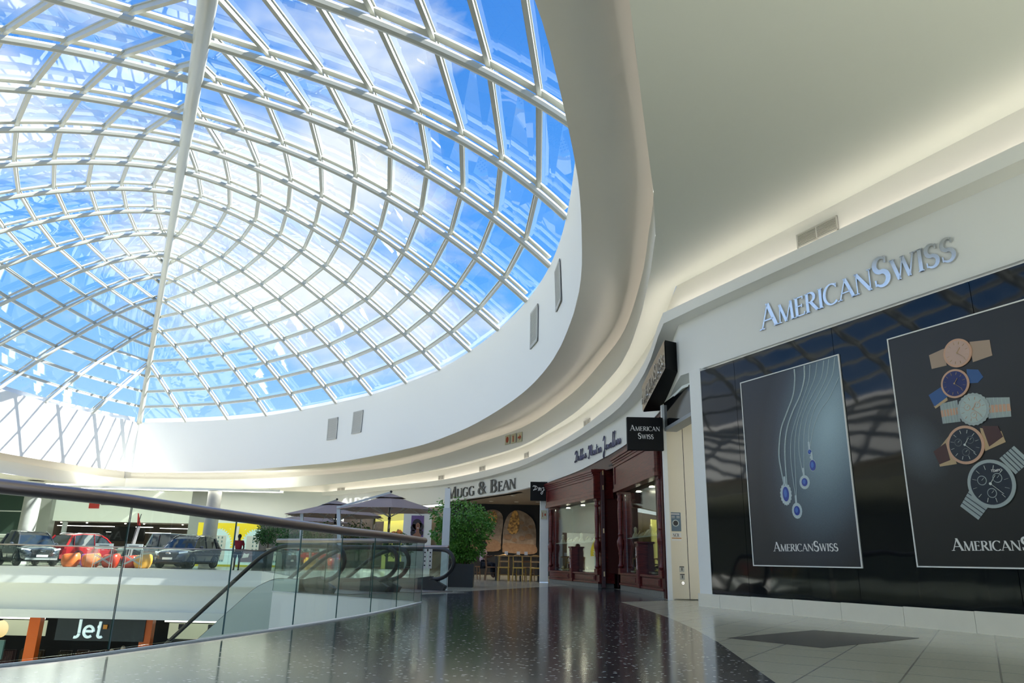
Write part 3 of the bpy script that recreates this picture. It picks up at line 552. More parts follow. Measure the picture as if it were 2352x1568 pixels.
# ---------------------------------------------------------------- vents
def vent(w_, h_, n, split=True, slat=.55):
    v = MB(); v.box(-w_ / 2, w_ / 2, -.012, .0, -h_ / 2, h_ / 2, 1); fr = .06 * h_ + .008
    v.box(-w_ / 2, w_ / 2, -.03, 0, h_ / 2 - fr, h_ / 2, 0); v.box(-w_ / 2, w_ / 2, -.03, 0, -h_ / 2, -h_ / 2 + fr, 0); v.box(-w_ / 2, -w_ / 2 + fr, -.03, 0, -h_ / 2, h_ / 2, 0); v.box(w_ / 2 - fr, w_ / 2, -.03, 0, -h_ / 2, h_ / 2, 0)
    if split: v.box(-.012, .012, -.03, 0, -h_ / 2, h_ / 2, 0)
    for i in range(n):
        z = -h_ / 2 + fr + (h_ - 2 * fr) * (i + .5) / n; v.box(-w_ / 2 + fr, w_ / 2 - fr, -.026, -.004, z - (h_ / n) * slat / 2, z + (h_ / n) * slat / 2, 0)
    return v
M['ventw'] = mat('vent_white', (.52, .52, .48), .5); M['ventd'] = mat('vent_dark', (.07, .065, .055), .6)
o = tag(vent(.88, .26, 9, slat=.38).build('air_vent', [M['ventw'], M['ventd']]), 'wide white double air vent above the silver fascia letters', 'vent'); o.location = W(3.46, 6.21, .0); o.rotation_euler = (0, 0, RZW)
def Sat(s):
    a = arclen(S2); p = at_len(S2, a, s); q = at_len(S2, a, min(s + .1, a[-1])); r_ = at_len(S2, a, max(s - .1, 0)); d = (q - r_).normalized(); return p, atan2(d.y, d.x) + pi     # local x toward the camera side, -y to the atrium
names = ['small double air vent above the script jewellers lettering', 'small double air vent above the last letters of the cafe sign', 'small double air vent above the middle of the cafe sign', 'small double air vent above the white post of the cafe', 'small double air vent above the ALDO sign']
for (s, z), lb_ in zip([(9.85, 5.28), (17.35, 5.15), (22.4, 5.07), (27.3, 5.04), (38.6, 5.02)], names):
    p, rz = Sat(s); o = tag(vent(.62 if s < 38 else .78, .24, 6, slat=.35).build('air_vent', [M['ventw'], M['ventd']]), lb_, 'vent', 'small double vents on the lit strip above the fascia'); o.location = (p.x, p.y, z); o.rotation_euler = (0, 0, rz)
def drum_at(px, py, z):
    i = min(range(NR), key=lambda k: abs(TRr[k].x / TRr[k].y - px / py) if TRr[k].y > 8 and k < 95 else 9); T_, B_ = TRr[i], E1r[i]; f = (9 - z) / (9 - B_.z); p = T_.lerp(B_, f); q = TRr[i + 1].lerp(E1r[i + 1], f)
    x = (q - p).normalized(); v = (T_ - B_).normalized(); y = v.cross(x).normalized(); v = x.cross(y); return Matrix((( x.x, y.x, v.x, p.x), (x.y, y.y, v.y, p.y), (x.z, y.z, v.z, p.z), (0, 0, 0, 1)))
drum_at_ = drum_at
dl = ['tall louvred vent on the white drum wall, leftmost of four', 'tall louvred vent on the drum wall, second from the left of four', 'tall louvred vent on the drum wall, left of the two near the big white curve', 'tall louvred vent on the drum wall, rightmost of four']
for (a, b, z, w_, h_), lb_ in zip([(-9.3, 37.6, 7.55, .95, 1.2), (-7.3, 35, 7.65, .95, 1.2), (.66, 19.3, 7.75, .95, 1.2), (1.06, 16.5, 7.85, .85, 1.2)], dl):
    o = tag(vent(w_, h_, 20, False, .5).build('drum_vent', [M['ventw'], M['grille']]), lb_, 'vent', 'louvred vents in the drum below the skylight'); o.matrix_world = drum_at(a, b, z) @ Matrix.Translation((0, -.02, 0))
# ---------------------------------------------------------------- entrance beside the black wall
mb = MB(); mb.box(3.47, 3.56, 16.55, 16.66, 0, 4.25); struct(mb.build('trim_8', M['white']))
mb = MB(); mb.box(3.56, 3.6, 16.6, 16.8, 0, 4.25); mb.box(3.64, 5.5, 17.05, 17.25, 0, 4.28); mb.box(4.55, 5.5, 16.9, 17.05, 0, 4.2); mb.box(5.0, 5.2, 13.5, 17.1, 0, 4.28); struct(mb.build('wall_entrance', M['cream']))
dn = empty('roller_door', (3.6, 16.9, 0), 0, 'cream panelled shop door folded shut beside the black wall', 'door')
for a, b in ((.03, .395), (.41, .9)): mb = MB(); mb.box(a, b, -.02, .05, .02, 4.1); mb.build('door_panel', M['cream'], dn)
mb = MB(); mb.box(.395, .41, -.01, .06, .02, 4.1); mb.build('seal', M['black'], dn)
hd = empty('door_header', (3.55, 16.6, 0), atan2(14.4 - 16.6, 3.72 - 3.55), 'dark mirrored header box over the shop entrance', 'header')
mb = MB(); mb.box(.02, 2.1, -.02, .25, 3.72, 4.3); mb.build('face', mat('header_mirror', (.05, .05, .05), .05, .9), hd); mb = MB(); mb.box(.02, 2.1, -.03, .26, 3.64, 3.72); mb.build('rail', M['grey'], hd)
# notices and switches on the cream door
def small(name, x0, x1, z0, z1, y, m_, label, cat, extra=None, group=None):
    e_ = empty(name, ((x0 + x1) / 2, y, (z0 + z1) / 2), 0, label, cat, group); w_, h_ = (x1 - x0) / 2, (z1 - z0) / 2; mb = MB(); mb.box(-w_, w_, -.012, 0, -h_, h_); mb.build('plate', m_, e_)
    if extra: extra(e_, w_, h_)
    return e_
def safe_(e_, w_, h_):
    mb = MB(); disc(mb, 0, -.03, .075, .075, -.012, 24); mb.build('dial', M['silver'], e_); mb = MB(); disc(mb, 0, -.03, .055, .055, -.016, 24); disc(mb, 0, -.03, .018, .018, -.02, 12); mb.build('dial_ring', M['dgrey'], e_)
    mb = MB(); mb.box(-w_ * .8, w_ * .8, -.015, -.012, h_ * .78, h_ * .88); [mb.box(-w_ * .7, -w_ * .1, -.015, -.012, h_ * (.6 - .1 * i), h_ * (.63 - .1 * i)) for i in range(3)]; [mb.box(w_ * .2, w_ * .8, -.015, -.012, h_ * (.6 - .1 * i), h_ * (.63 - .1 * i)) for i in range(3)]; mb.build('lettering', M['paper'], e_)
small('notice_plate', 3.635, 3.875, 1.45, 1.86, 16.88, mat('steel_blue_print', (.10, .17, .24), .4), 'blue notice with a silver safe dial on the cream door', 'notice', safe_)
def ncr(e_, w_, h_):
    mb = MB(); words(mb, 'NCR', -.07, .0, .14, .07, dep=(-.012, -.015)); mb.build('lettering', M['dgrey'], e_); mb = MB(); mb.box(-w_, w_, -.015, -.012, -.04, -.02); mb.build('stripe', C_('orange_stripe', (.55, .22, .03)), e_)
small('notice_plate', 3.64, 3.87, 1.24, 1.42, 16.88, M['paper'], 'small white NCR notice with an orange stripe below the blue notice', 'notice', ncr)
def sw(e_, w_, h_):
    mb = MB(); mb.box(-.008, .008, -.02, -.012, -.03, .03); mb.build('rocker', M['dgrey'], e_); mb = MB(); mb.box(-w_, w_, -.016, -.012, h_ * .7, h_ * 1.0); mb.build('strip', M['dgrey'], e_)
small('switch_plate', 3.80, 3.90, .58, .70, 16.88, M['ventw'], 'upper of two small switch plates low on the cream door', 'switch', sw, 'switch plates on the cream door')
small('switch_plate', 3.805, 3.905, .42, .54, 16.88, M['ventw'], 'lower of two small switch plates low on the cream door', 'switch', sw, 'switch plates on the cream door')
mb = MB(); disc(mb, 0, 0, .03, .03, 0, 16, 0, .02); disc(mb, 0, 0, .012, .012, -.02, 10, 1, .004); o = tag(mb.build('key_switch', [M['chrome'], M['dgrey']]), 'round key switch below the two switch plates', 'switch'); o.location = (3.86, 16.88, .35)
# blade sign and light box
bs = empty('blade_sign', (3.06, 16.5, 3.56), 0, 'square black AMERICAN SWISS sign projecting from the white post', 'sign')
mb = MB(); mb.box(-.41, .41, -.06, .06, -.375, .375); mb.build('box', M['blackm'], bs, bevel=.006)
mb = MB(); words(mb, 'A~MERICAN', -.34, .06, .68, .13, dep=(-.06, -.066)); mb.build('lettering', M['paper'], bs); mb = MB(); words(mb, 'S~WISS', -.17, -.12, .36, .13, dep=(-.06, -.066)); mb.build('lettering', M['paper'], bs)
lbx = empty('light_box_sign', (3.3, 15.0, 4.7), 0, 'black box sign with a bronze AMERICAN SWISS face above the entrance', 'sign')
def corners(y, z): return z
mb = MB(); R0 = [(-.02, 0, .02), (.30, .25, .0), (.30, .25, .66), (-.02, 0, .64)]; R1 = [(-.1, 2.35, -.46), (.32, 2.35, -.42), (.32, 2.35, .2), (-.1, 2.35, .16)]
mb.loft([R0, R1], closed=True); mb.add(R0, [(0, 1, 2, 3)]); mb.add(R1, [(3, 2, 1, 0)]); mb.build('box', M['blackm'], lbx)
mb = MB(); d_ = Vector((-.08, 2.35, -.48)); F0 = Vector((-.03, 0, .02)); 
mb.loft([[F0 + Vector((-.01, 0, 0)), F0 + Vector((-.01, 0, .62))], [F0 + d_ + Vector((-.01, 0, 0)), F0 + d_ + Vector((-.01, 0, .62))]]); mb.build('face', mat('bronze_face', (.52, .43, .33), .22, .7), lbx)
o_, tot = layout('A~MERICAN^S~WISS', .34, .75, 0, .02); s_ = 2.1 / tot
for c, x, hh in o_:
    mb = MB(); glyph(mb, c, 0, 0, hh, 0, (-.012, -.04), 0, s_); e_ = mb.build('letter', M['mirror'], lbx); f = 1 - (x * s_ + .12) / 2.35; pos = F0 + d_ * f + Vector((-.01, 0, .14)); e_.rotation_euler = (0, 0, radians(-88)); e_.location = pos; 
# ================================================================ jewellers' carved timber front
def woodmat(name, a, b_, sc_=(1, 1, 9)):
    m = bpy.data.materials.new(name); m.use_nodes = True; t = m.node_tree; b = t.nodes['Principled BSDF']; c = N(t, 'ShaderNodeTexCoord'); p = N(t, 'ShaderNodeMapping'); L(t, c.outputs['Object'], p.inputs[0]); p.inputs['Scale'].default_value = sc_
    n_ = N(t, 'ShaderNodeTexNoise', inp={'Scale': 4., 'Detail': 5., 'Distortion': .6}); L(t, p.outputs[0], n_.inputs['Vector']); r = N(t, 'ShaderNodeValToRGB'); L(t, n_.outputs['Fac'], r.inputs[0]); r.color_ramp.elements[0].color = (*a, 1); r.color_ramp.elements[1].color = (*b_, 1); r.color_ramp.elements[0].position = .35; r.color_ramp.elements[1].position = .65
    L(t, r.outputs[0], b.inputs['Base Color']); b.inputs['Roughness'].default_value = .34; b.inputs['Coat Weight'].default_value = .0; return m
M['alu_'] = mat('pale_channel', (.72, .74, .72), .5); M['mahog'] = woodmat('mahogany', (.085, .010, .009), (.17, .022, .016)); M['mahogd'] = woodmat('dark_mahogany', (.04, .006, .005), (.07, .010, .008)); M['oak'] = woodmat('oak_timber', (.32, .17, .05), (.48, .28, .10), (9, 1, 1))
M['brownstone'] = mat('display_back', (.10, .022, .014), .6); M['jewel'] = mat('gold_jewellery', (.55, .42, .18), .3, .8); M['ivory'] = mat('display_linen', (.55, .50, .36), .6)
def script_tube(mb, pts, r, y): mb.tube([(a, y, b) for a, b in [(p[0], p[1]) for p in sm([(a, b, 0) for a, b in pts], 5)]], r, 5)
DJ = [[(-.05, .75), (.12, .95), (.3, .8), (.25, .35), (.05, .15), (.12, .3), (.4, .35), (.6, .7), (.4, .95), (.15, .85)], [(.75, .2), (.8, .7), (.9, .75), (.95, .3), (1.02, .7), (1.15, .72), (1.15, .25)], [(1.3, .75), (1.55, .9), (1.45, .3), (1.3, -.25), (1.12, -.1), (1.5, .4), (1.7, .6)]]
def bay(A, B, hz, label):
    (ax, ay), (bx, by) = A, B; w_ = hypot(bx - ax, by - ay); rz = atan2(by - ay, bx - ax); z1, z2, z3, z4, z5 = hz
    t = empty('display_window', (ax, ay, 0), rz, label, 'shop window', 'carved timber display windows of the jewellers')
    mb = MB(); mb.box(.06, w_ - .06, -.02, .5, 0, z1); mb.build('stone_base', mat('grey_stone', (.16, .16, .15), .4, noise=(12., .3, (.22, .22, .2))), t, bevel=.01)
    mb = MB(); mb.box(0, w_, -.04, .5, z1, z1 + .05); mb.box(.0, w_, 0, .5, z1 + .05, z2 - .05); mb.box(0, w_, -.06, .5, z2 - .05, z2)
    for a, b in ((.28, w_ * .45), (w_ * .58, w_ - .28)): mb.box(a, b, -.035, 0, z1 + .08, z2 - .07)
    for a, b in ((.34, w_ * .45 - .06), (w_ * .58 + .06, w_ - .34)): mb.box(a, b, -.05, -.03, z1 + .11, z2 - .10)
    mb.build('lower_panel', M['mahog'], t, bevel=.006)
    mb = MB(); mb.box(.3, w_ - .3, .12, .14, z2, z3); mb.build('glass', M['shopglass'], t)
    for x in (.14, w_ - .14):
        h = z3 - z2; mb = MB(); mb.box(x - .13, x + .13, -.06, .3, z2, z2 + .12); mb.box(x - .13, x + .13, -.06, .3, z3 - .06, z3); mb.box(x - .12, x + .12, .08, .3, z2, z3)
        pr = [(.05, 0), (.075, .03), (.05, .06), (.045, .16), (.06, .2), (.05, .22), (.085, .30), (.092, .36), (.06, .40), (.05, .43), (.065, .45), (.05, .47), (.055, .55), (.065, .75), (.055, .88), (.05, .9), (.07, .93), (.05, .96), (.06, 1)]
        mb.lathe([(r * 1.15, z2 + .12 + k * (h - .18)) for r, k in pr], 14, (x, -.0, 0)); mb.build('turned_column', M['mahog'], t, auto=40)
    mb = MB(); mb.box(-.03, w_ + .03, -.16, .5, z3, z3 + .10); mb.box(0, w_, -.12, .5, z3 + .1, z5); mb.box(.0, w_, -.17, -.1, z5 - .22, z5 - .16); mb.box(.0, w_, -.20, -.1, z5 - .16, z5 - .1); mb.box(-.02, w_ + .02, -.23, .5, z5 - .1, z5 - .02)
    for q in ((.0, w_, z3 + .1, z3 + .22), (.0, w_, z5 - .30, z5 - .22)): mb.box(q[0], q[1], -.15, -.12, q[2], q[3])
    for x in (0, w_ - .14): mb.box(x, x + .14, -.15, -.12, z3 + .1, z5 - .22)
    mb.build('pediment', M['mahog'], t, bevel=.006)
    m_ = empty('name_post', (w_ * .52, -.02, 0), 0); m_.parent = t; m_.name = 'name_post'
    mb = MB(); mb.box(-.13, .13, -.06, .2, z1, z2 + .75); mb.box(-.15, .15, -.09, .22, z2 + .75, z2 + .80); mb.box(-.10, .10, -.075, -.05, z1 + .1, z2 + .68); mb.build('post', M['mahog'], m_, bevel=.005)
    mb = MB()
    for s in DJ: script_tube(mb, [((b - .4) * .0 + .06 * (a - .8), z2 + .55 - a * .30 + b * .12) for a, b in s], .006, -.08)
    mb.build('script_monogram', M['paper'], m_)
    mb = MB(); mb.box(.3, w_ - .3, .16, .55, z2 + .92, z2 + .95); mb.build('glass_shelf', M['ivory'], t)
    random.seed(int(w_ * 100))
    for i in range(7):
        x = .55 + (w_ - 1.1) * i / 6; mb = MB(); g = i % 3
        if g == 0: mb.lathe([(.10, 0), (.09, .05), (.04, .14), (.05, .26), (.02, .3)], 12, (x, .34, z2 + .95)); mb.tube([(x + .075 * cos(a), .30 + .075 * sin(a) * .4, z2 + 1.05 + .06 * sin(a)) for a in [k * pi / 6 for k in range(13)]], .009, 5, m=1)
        elif g == 1:
            for k in range(5): mb.box(x - .12 + k * .05, x - .09 + k * .05, .28 + k * .02, .42, z2 + .95, z2 + 1.0 + .02 * k); mb.sphere((x - .1 + k * .05, .3, z2 + 1.03 + .02 * k), .018, 6, 4, m=1)
        else: mb.add([(x - .12, .25, z2 + .95), (x + .12, .25, z2 + .95), (x + .12, .42, z2 + 1.14), (x - .12, .42, z2 + 1.14), (x - .12, .45, z2 + .95), (x + .12, .45, z2 + .95)], [(0, 1, 2, 3), (3, 2, 5, 4), (0, 3, 4), (1, 5, 2), (0, 4, 5, 1)]); [mb.sphere((x - .09 + k * .045, .26 + .03 * (k % 3), z2 + 1.0 + .04 * (k % 3)), .016, 6, 4, m=1) for k in range(5)]
        mb.build('jewellery_display', [M['ivory'], M['jewel']], t)
    for i in range(4):
        x = .6 + (w_ - 1.2) * i / 3; mb = MB(); mb.box(x - .15, x + .15, .2, .5, z2 + .02, z2 + .06); mb.sphere((x, .33, z2 + .12), .05, 8, 6, m=1); mb.tube([(x - .1, .3, z2 + .07), (x - .05, .3, z2 + .16), (x + .08, .3, z2 + .07)], .012, 5, m=1); mb.build('ring_tray', [M['ivory'], M['jewel']], t)
    for i in range(3):
        mb = MB(); mb.lathe([(.0, 0), (.055, 0), (.07, -.03), (.0, -.031)], 12, (w_ * (i + .7) / 3.2, .35, z3 - .02)); mb.build('spotlight', emis('spot_glow', (1, .9, .7), 14.), t)
    mb = MB(); mb.box(.05, w_ - .05, .9, .95, z1, z5 - .1); mb.box(.03, .06, .15, .92, z2, z3); mb.box(w_ - .06, w_ - .03, .15, .92, z2, z3); mb.box(.05, w_ - .05, .1, .92, z3, z3 + .03); mb.box(.05, w_ - .05, .14, .92, z2 - .02, z2); mb.build('back_panel', M['brownstone'], t)
    return t
mb = MB(); mb.prism([(p.x + .03, p.y) for p in S2[4:18]] + [(p.x + .5, p.y) for p in S2[4:18]][::-1], 3.5, 4.32); struct(mb.build('wall_header', M['mahogd']))
bay((1.54, 27.97), (2.77, 23.08), (.14, .44, 2.64, 2.74, 3.55), 'carved mahogany display window left of the dark doorway')
bay((3.23, 21.9), (3.56, 17.35), (.15, .48, 2.72, 2.84, 3.74), 'carved mahogany display window between doorway and white post')
dd = empty('shop_door', (2.86, 23.0, 0), 0, 'tall dark mahogany folding door with brass hinges between two display windows', 'door')
mb = MB(); mb.box(-.02, .1, -.02, .35, .02, 3.45); mb.box(.12, .2, .3, .38, .02, 3.45); mb.build('door_leaf', M['mahogd'], dd, bevel=.01)
for z in (.35, 1.6, 2.9, 3.35): mb = MB(); mb.box(.03, .07, -.035, -.02, z, z + .14); mb.build('hinge', M['gold'], dd)
mb = MB(); mb.box(.5, .56, .4, 1.6, .02, 3.45); mb.box(.56, .59, .5, 1.4, .3, 1.7); mb.build('door_leaf', M['mahogd'], dd, bevel=.01)
mb = MB(); mb.box(3.9, 7.5, 18, 28.5, 0, 3.6); mb.box(3.55, 3.9, 16.9 + .32, 18, 0, 4.1); mb.box(1.9, 7.5, 28.6, 29.0, 0, 3.6); struct(mb.build('wall_shop', M['mahogd']))
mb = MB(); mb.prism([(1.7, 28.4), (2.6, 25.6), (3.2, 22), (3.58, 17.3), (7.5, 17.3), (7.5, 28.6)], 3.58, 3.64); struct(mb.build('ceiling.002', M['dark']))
mb = MB(); mb.prism([(3.58, 17.2), (3.6, 15.0), (3.75, 14.5), (5.2, 14.2), (5.2, 17.2)], 4.28, 4.34); struct(mb.build('ceiling.003', M['ceil'])); mb = MB(); mb.prism([(3.86, 17.3), (3.86, 14.75), (4.02, 14.55), (4.02, 17.3)], 4.34, 5.8); mb.prism([(3.6, 17.1), (3.6, 17.3), (4.02, 17.3), (4.02, 17.1)], 4.28, 5.8); struct(mb.build('wall_header.001', M['white']))
# script lettering on the fascia (each word its own tube strokes)
SCR = {'D': [[(.1, .7), (.35, 1.0), (.45, .6), (.25, .05), (.0, .0), (.15, .12), (.55, .05), (.8, .6), (.55, 1.0), (.1, .85)]],
 'e': [[(0, .1), (.2, .25), (.25, .42), (.12, .4), (.1, .1), (.3, .05), (.45, .2)]], 'b': [[(0, .2), (.22, .9), (.2, 1.0), (.12, .9), (.08, .2), (.15, .0), (.32, .1), (.3, .35), (.15, .3)]],
 'i': [[(0, .1), (.1, .42), (.12, .08), (.3, .15)]], 'M': [[(0, .7), (.15, 1.0), (.3, .7), (.15, -.1), (.0, -.05)], [(.3, .3), (.5, 1.0), (.55, .1), (.8, 1.0), (.8, .1), (.95, .1)]],
 'o': [[(.2, .42), (.05, .3), (.1, .05), (.3, .1), (.28, .38), (.15, .42)]], 'u': [[(0, .42), (.05, .05), (.2, .08), (.3, .42), (.32, .05), (.42, .15)]], 't': [[(.15, .85), (.08, .1), (.25, .08)], [(0, .55), (.3, .62)]],
 'n': [[(0, .05), (.08, .42), (.12, .05), (.25, .42), (.35, .35), (.35, .05), (.45, .12)]], 'J': [[(.0, .9), (.3, 1.25), (.42, .9), (.3, 0), (.15, -.55), (0, -.45), (.1, -.15), (.5, .2)]],
 'w': [[(0, .42), (.08, .05), (.2, .35), (.3, .05), (.42, .42)]], 'l': [[(0, .1), (.25, 1.05), (.3, 1.2), (.2, 1.15), (.12, .1), (.25, .05)]], 'r': [[(0, .05), (.1, .45), (.2, .38), (.22, .05), (.32, .1)]], 's': [[(0, .05), (.2, .42), (.25, .15), (.1, .0)]]}
M['script'] = mat('purple_steel', (.10, .10, .17), .25, .8)
sg = empty('script_lettering', (0, 0, 0), 0, 'dark violet handwritten DEBBIE MOUTON JEWELLERS script letters on the curved fascia', 'sign')
def script_text(text, s0, s1, z, h):
    wds = []; x = 0
    for c in text:
        if c == ' ': x += .35; continue
        wds.append((c, x)); x += max(p[0] for s in SCR[c] for p in s) + .07
    a = arclen(S2)
    for c, xo in wds:
        mb = MB(); sf = s0 + (s1 - s0) * xo / x; p = at_len(S2, a, sf); q = at_len(S2, a, sf - .2); d = (q - p).normalized(); nrm = Vector((d.y, -d.x, 0)); k = abs(s1 - s0) / x
        if nrm.x > 0: nrm = -nrm
        for st in SCR[c]:
            mb.tube([p + d * (u * k) + nrm * .04 + Vector((0, 0, z + v * h)) for u, v in [(w_[0], w_[1]) for w_ in sm([(a_, b_, 0) for a_, b_ in st], 4)]], .018, 5)
        mb.build('letter', M['script'], sg)
script_text('Debbie Mouton Jewellers', 11.1, 6.5, 4.1, .37)
def curve_sign(name, text, s0, s1, z, h, m_, label, sans=0, small=.77, gap=.05, off_=.03, dep=(0, -.06)):
    e_ = empty(name, (0, 0, 0), 0, label, 'sign'); o, tot = layout(text, h, small, sans, gap); k = abs(s1 - s0) / tot; a = arclen(S2)
    for c, x, hh in o:
        sf = s0 + (s1 - s0) * x / tot; p = at_len(S2, a, sf); q = at_len(S2, a, sf - .35); d = (q - p).normalized(); mb = MB(); glyph(mb, c, 0, 0, hh, sans, dep, 0, k); l_ = mb.build('letter', m_, e_); l_.rotation_euler = (0, 0, atan2(d.y, d.x)); n_ = Vector((d.y, -d.x, 0)); l_.location = p + n_ * off_ + Vector((0, 0, z))
    return e_
M['signgrey'] = mat('sign_charcoal', (.05, .055, .06), .4)
curve_sign('cafe_sign', 'M~UGG ^& B~EAN', 26.5, 18.6, 3.83, .60, M['signgrey'], 'dark grey MUGG & BEAN letters on the white curved fascia', dep=(0, -.03))
curve_sign('shop_sign', 'ALDO', 38.4, 35.1, 4.06, .34, mat('boosted_white_letters', (.9, .9, .9), .4, emit=(1, 1, 1), es=.15), 'white ALDO letters on the fascia behind the umbrellas', sans=.16)  # slight emission added so the white letters stand out from the pale fascia
# square monogram sign by the grey column
bs = empty('monogram_sign', (1.13, 28.0, 3.26), 0, 'small square black sign with a white script monogram beside the grey column', 'sign'); mb = MB(); mb.box(-.32, .32, -.06, .06, -.35, .35); mb.build('box', M['blackm'], bs, bevel=.005)
mb = MB(); [script_tube(mb, [(-.22 + a * .26, -.0 + b * .22 - a * .04) for a, b in s], .012, -.07) for s in DJ]; mb.build('monogram', M['paper'], bs)
co = empty('column', (1.35, 28.35, 0), 0, 'square pale grey column between the cafe and the display window', 'column'); mb = MB(); mb.box(-.155, .155, -.155, .155, .0, 3.66); mb.build('shaft', M['white'], co); mb = MB(); mb.box(-.16, .16, -.16, .16, 0, .02); mb.build('foot', M['chrome'], co)
M['greycol'] = mat('column_grey', (.66, .69, .70), .4); pass
M['lum'] = mat('photoluminescent', (.62, .60, .42), .5); M['signred'] = mat('safety_red', (.45, .06, .02), .5)
nt_ = empty('safety_notice', (1.33, 28.18, 2.42), 0, 'small pale square safety notice with two red symbols on the grey column', 'notice'); mb = MB(); mb.box(-.11, .11, -.012, 0, -.16, .16); mb.build('plate', M['lum'], nt_); mb = MB(); mb.box(-.06, -.035, -.02, -.012, -.08, .08); disc(mb, .05, 0, .03, .05, -.012, 12, 0, .008); mb.build('symbol', M['signred'], nt_)
# exit / fire signs on the upper band
kinds = ['circular hose reel symbol', 'extinguisher symbol', 'arrow symbol']
for k, (off_, kind) in enumerate(zip((-.62, 0, .62), kinds)):
    i = min(range(len(E2)), key=lambda j: (E2[j].x - .05) ** 2 + (E2[j].y - 31.6) ** 2); d = (E2[i - 1] - E2[i + 1]); d.z = 0; d.normalize(); p = E2[i] + d * off_
    rz = atan2(d.y, d.x); e_ = empty('safety_sign', (p.x - .02, p.y, 5.78), rz, 'small pale fire sign, red ' + kind + ', upper white band', 'sign', 'three fire safety signs in a row'); n_ = Vector((d.y, -d.x, 0)); e_.location = Vector((p.x, p.y, 5.78 - .05 * off_)) + n_ * .05
    mb = MB(); mb.box(-.23, .23, -.015, 0, -.2, .2); mb.build('plate', M['lum'], e_); mb = MB()
    if k == 0: disc(mb, 0, 0, .13, .13, -.015, 20, 0, .01)
    elif k == 1: mb.box(-.04, .04, -.025, -.015, -.14, .08); mb.box(-.07, .05, -.025, -.015, .09, .12)
    else: plate(mb, [(-.15, -.04), (.02, -.04), (.02, -.12), (.16, 0), (.02, .12), (.02, .04), (-.15, .04)], -.015, .01)
    mb.build('symbol', M['signred'], e_)
# ================================================================ cafe
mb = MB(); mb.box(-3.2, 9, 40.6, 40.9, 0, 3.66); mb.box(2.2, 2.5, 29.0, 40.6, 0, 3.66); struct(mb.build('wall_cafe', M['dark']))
mb = MB(); mb.prism([(1.7, 28.7), (-.1, 34), (-1.65, 37), (-3.3, 40), (-3.3, 44), (9, 44), (9, 28.7)], 3.66, 3.7); struct(mb.build('ceiling.004', mat('cafe_ceiling', (.32, .27, .24), .6)))
M['bread'] = mat('printed_bread', (.42, .32, .23), .7, noise=(4., .2, (.22, .15, .10))); M['crust'] = mat('printed_crust', (.27, .15, .08), .7, noise=(8., .2, (.34, .21, .12))); M['toast'] = mat('printed_filling', (.75, .42, .12), .7, noise=(9., .12, (.20, .10, .04)))
mu = empty('wall_picture', (.0, 40.55, 0), 0, 'large wall picture of two cut loaves on the dark cafe wall', 'picture')
def blob(pts, y, dep, m_, nm):
    mb = MB(); P_ = [(p.x, p.y) for p in sm([(a, b, 0) for a, b in pts + [pts[0]]], 4)][:-1]; plate(mb, P_, y, dep); mb.build(nm, m_, mu)
blob([(-2.1, 1.25), (-.55, 1.3), (-.35, 2.0), (-.3, 3.0), (-.7, 3.35), (-1.3, 3.2), (-1.7, 2.3)], -.05, .06, M['bread'], 'left_loaf')
blob([(-2.1, 1.2), (-.5, 1.22), (-.5, 1.7), (-1.2, 1.85), (-1.9, 1.7)], -.12, .03, M['crust'], 'left_crust')
blob([(-.28, 1.2), (1.35, 1.15), (1.5, 1.6), (1.45, 2.6), (1.1, 3.1), (.5, 3.35), (0, 3.1), (-.25, 2.4)], -.06, .07, M['bread'], 'right_loaf')
blob([(-.27, 1.15), (1.4, 1.1), (1.45, 1.55), (.6, 1.6), (-.22, 1.62)], -.14, .03, M['crust'], 'right_crust'); blob([(-.05, 2.35), (.2, 3.2), (.45, 3.3), (.6, 2.8), (.5, 2.2), (.15, 2.1)], -.15, .02, M['toast'], 'filling'); blob([(-1.1, 2.9), (-.8, 3.3), (-.6, 3.0), (-.7, 2.6)], -.13, .02, M['toast'], 'left_filling')
mb = MB(); [disc(mb, x, z, r * 1.4, r, -.14, 12, 0, .02) for x, z, r in [(0, 1.95, .15), (.35, 1.8, .1), (.75, 1.9, .12), (1.1, 2.0, .14), (.9, 2.4, .12), (1.2, 2.5, .09), (.7, 2.7, .1)]]; mb.build('bread_holes', M['crust'], mu)
def cafe_table(x, y, w_, label):
    t = empty('cafe_table', (x, y, 0), 0, label, 'table', 'cafe tables beside the grey column'); mb = MB(); mb.box(-w_ / 2, w_ / 2, -.4, .4, .90, .94); mb.build('tabletop', M['oak'], t)
    for sx in (-1, 1):
        for sy in (-1, 1): mb = MB(); mb.box(sx * (w_ / 2 - .07) - .025, sx * (w_ / 2 - .07) + .025, sy * .34 - .025, sy * .34 + .025, 0, .9); mb.build('leg', M['dgrey'], t)
    return t
cafe_table(-.05, 29.9, .92, 'timber topped cafe table with dark legs farther from the grey column'); cafe_table(.86, 29.8, .84, 'timber topped cafe table with dark legs nearer the grey column')
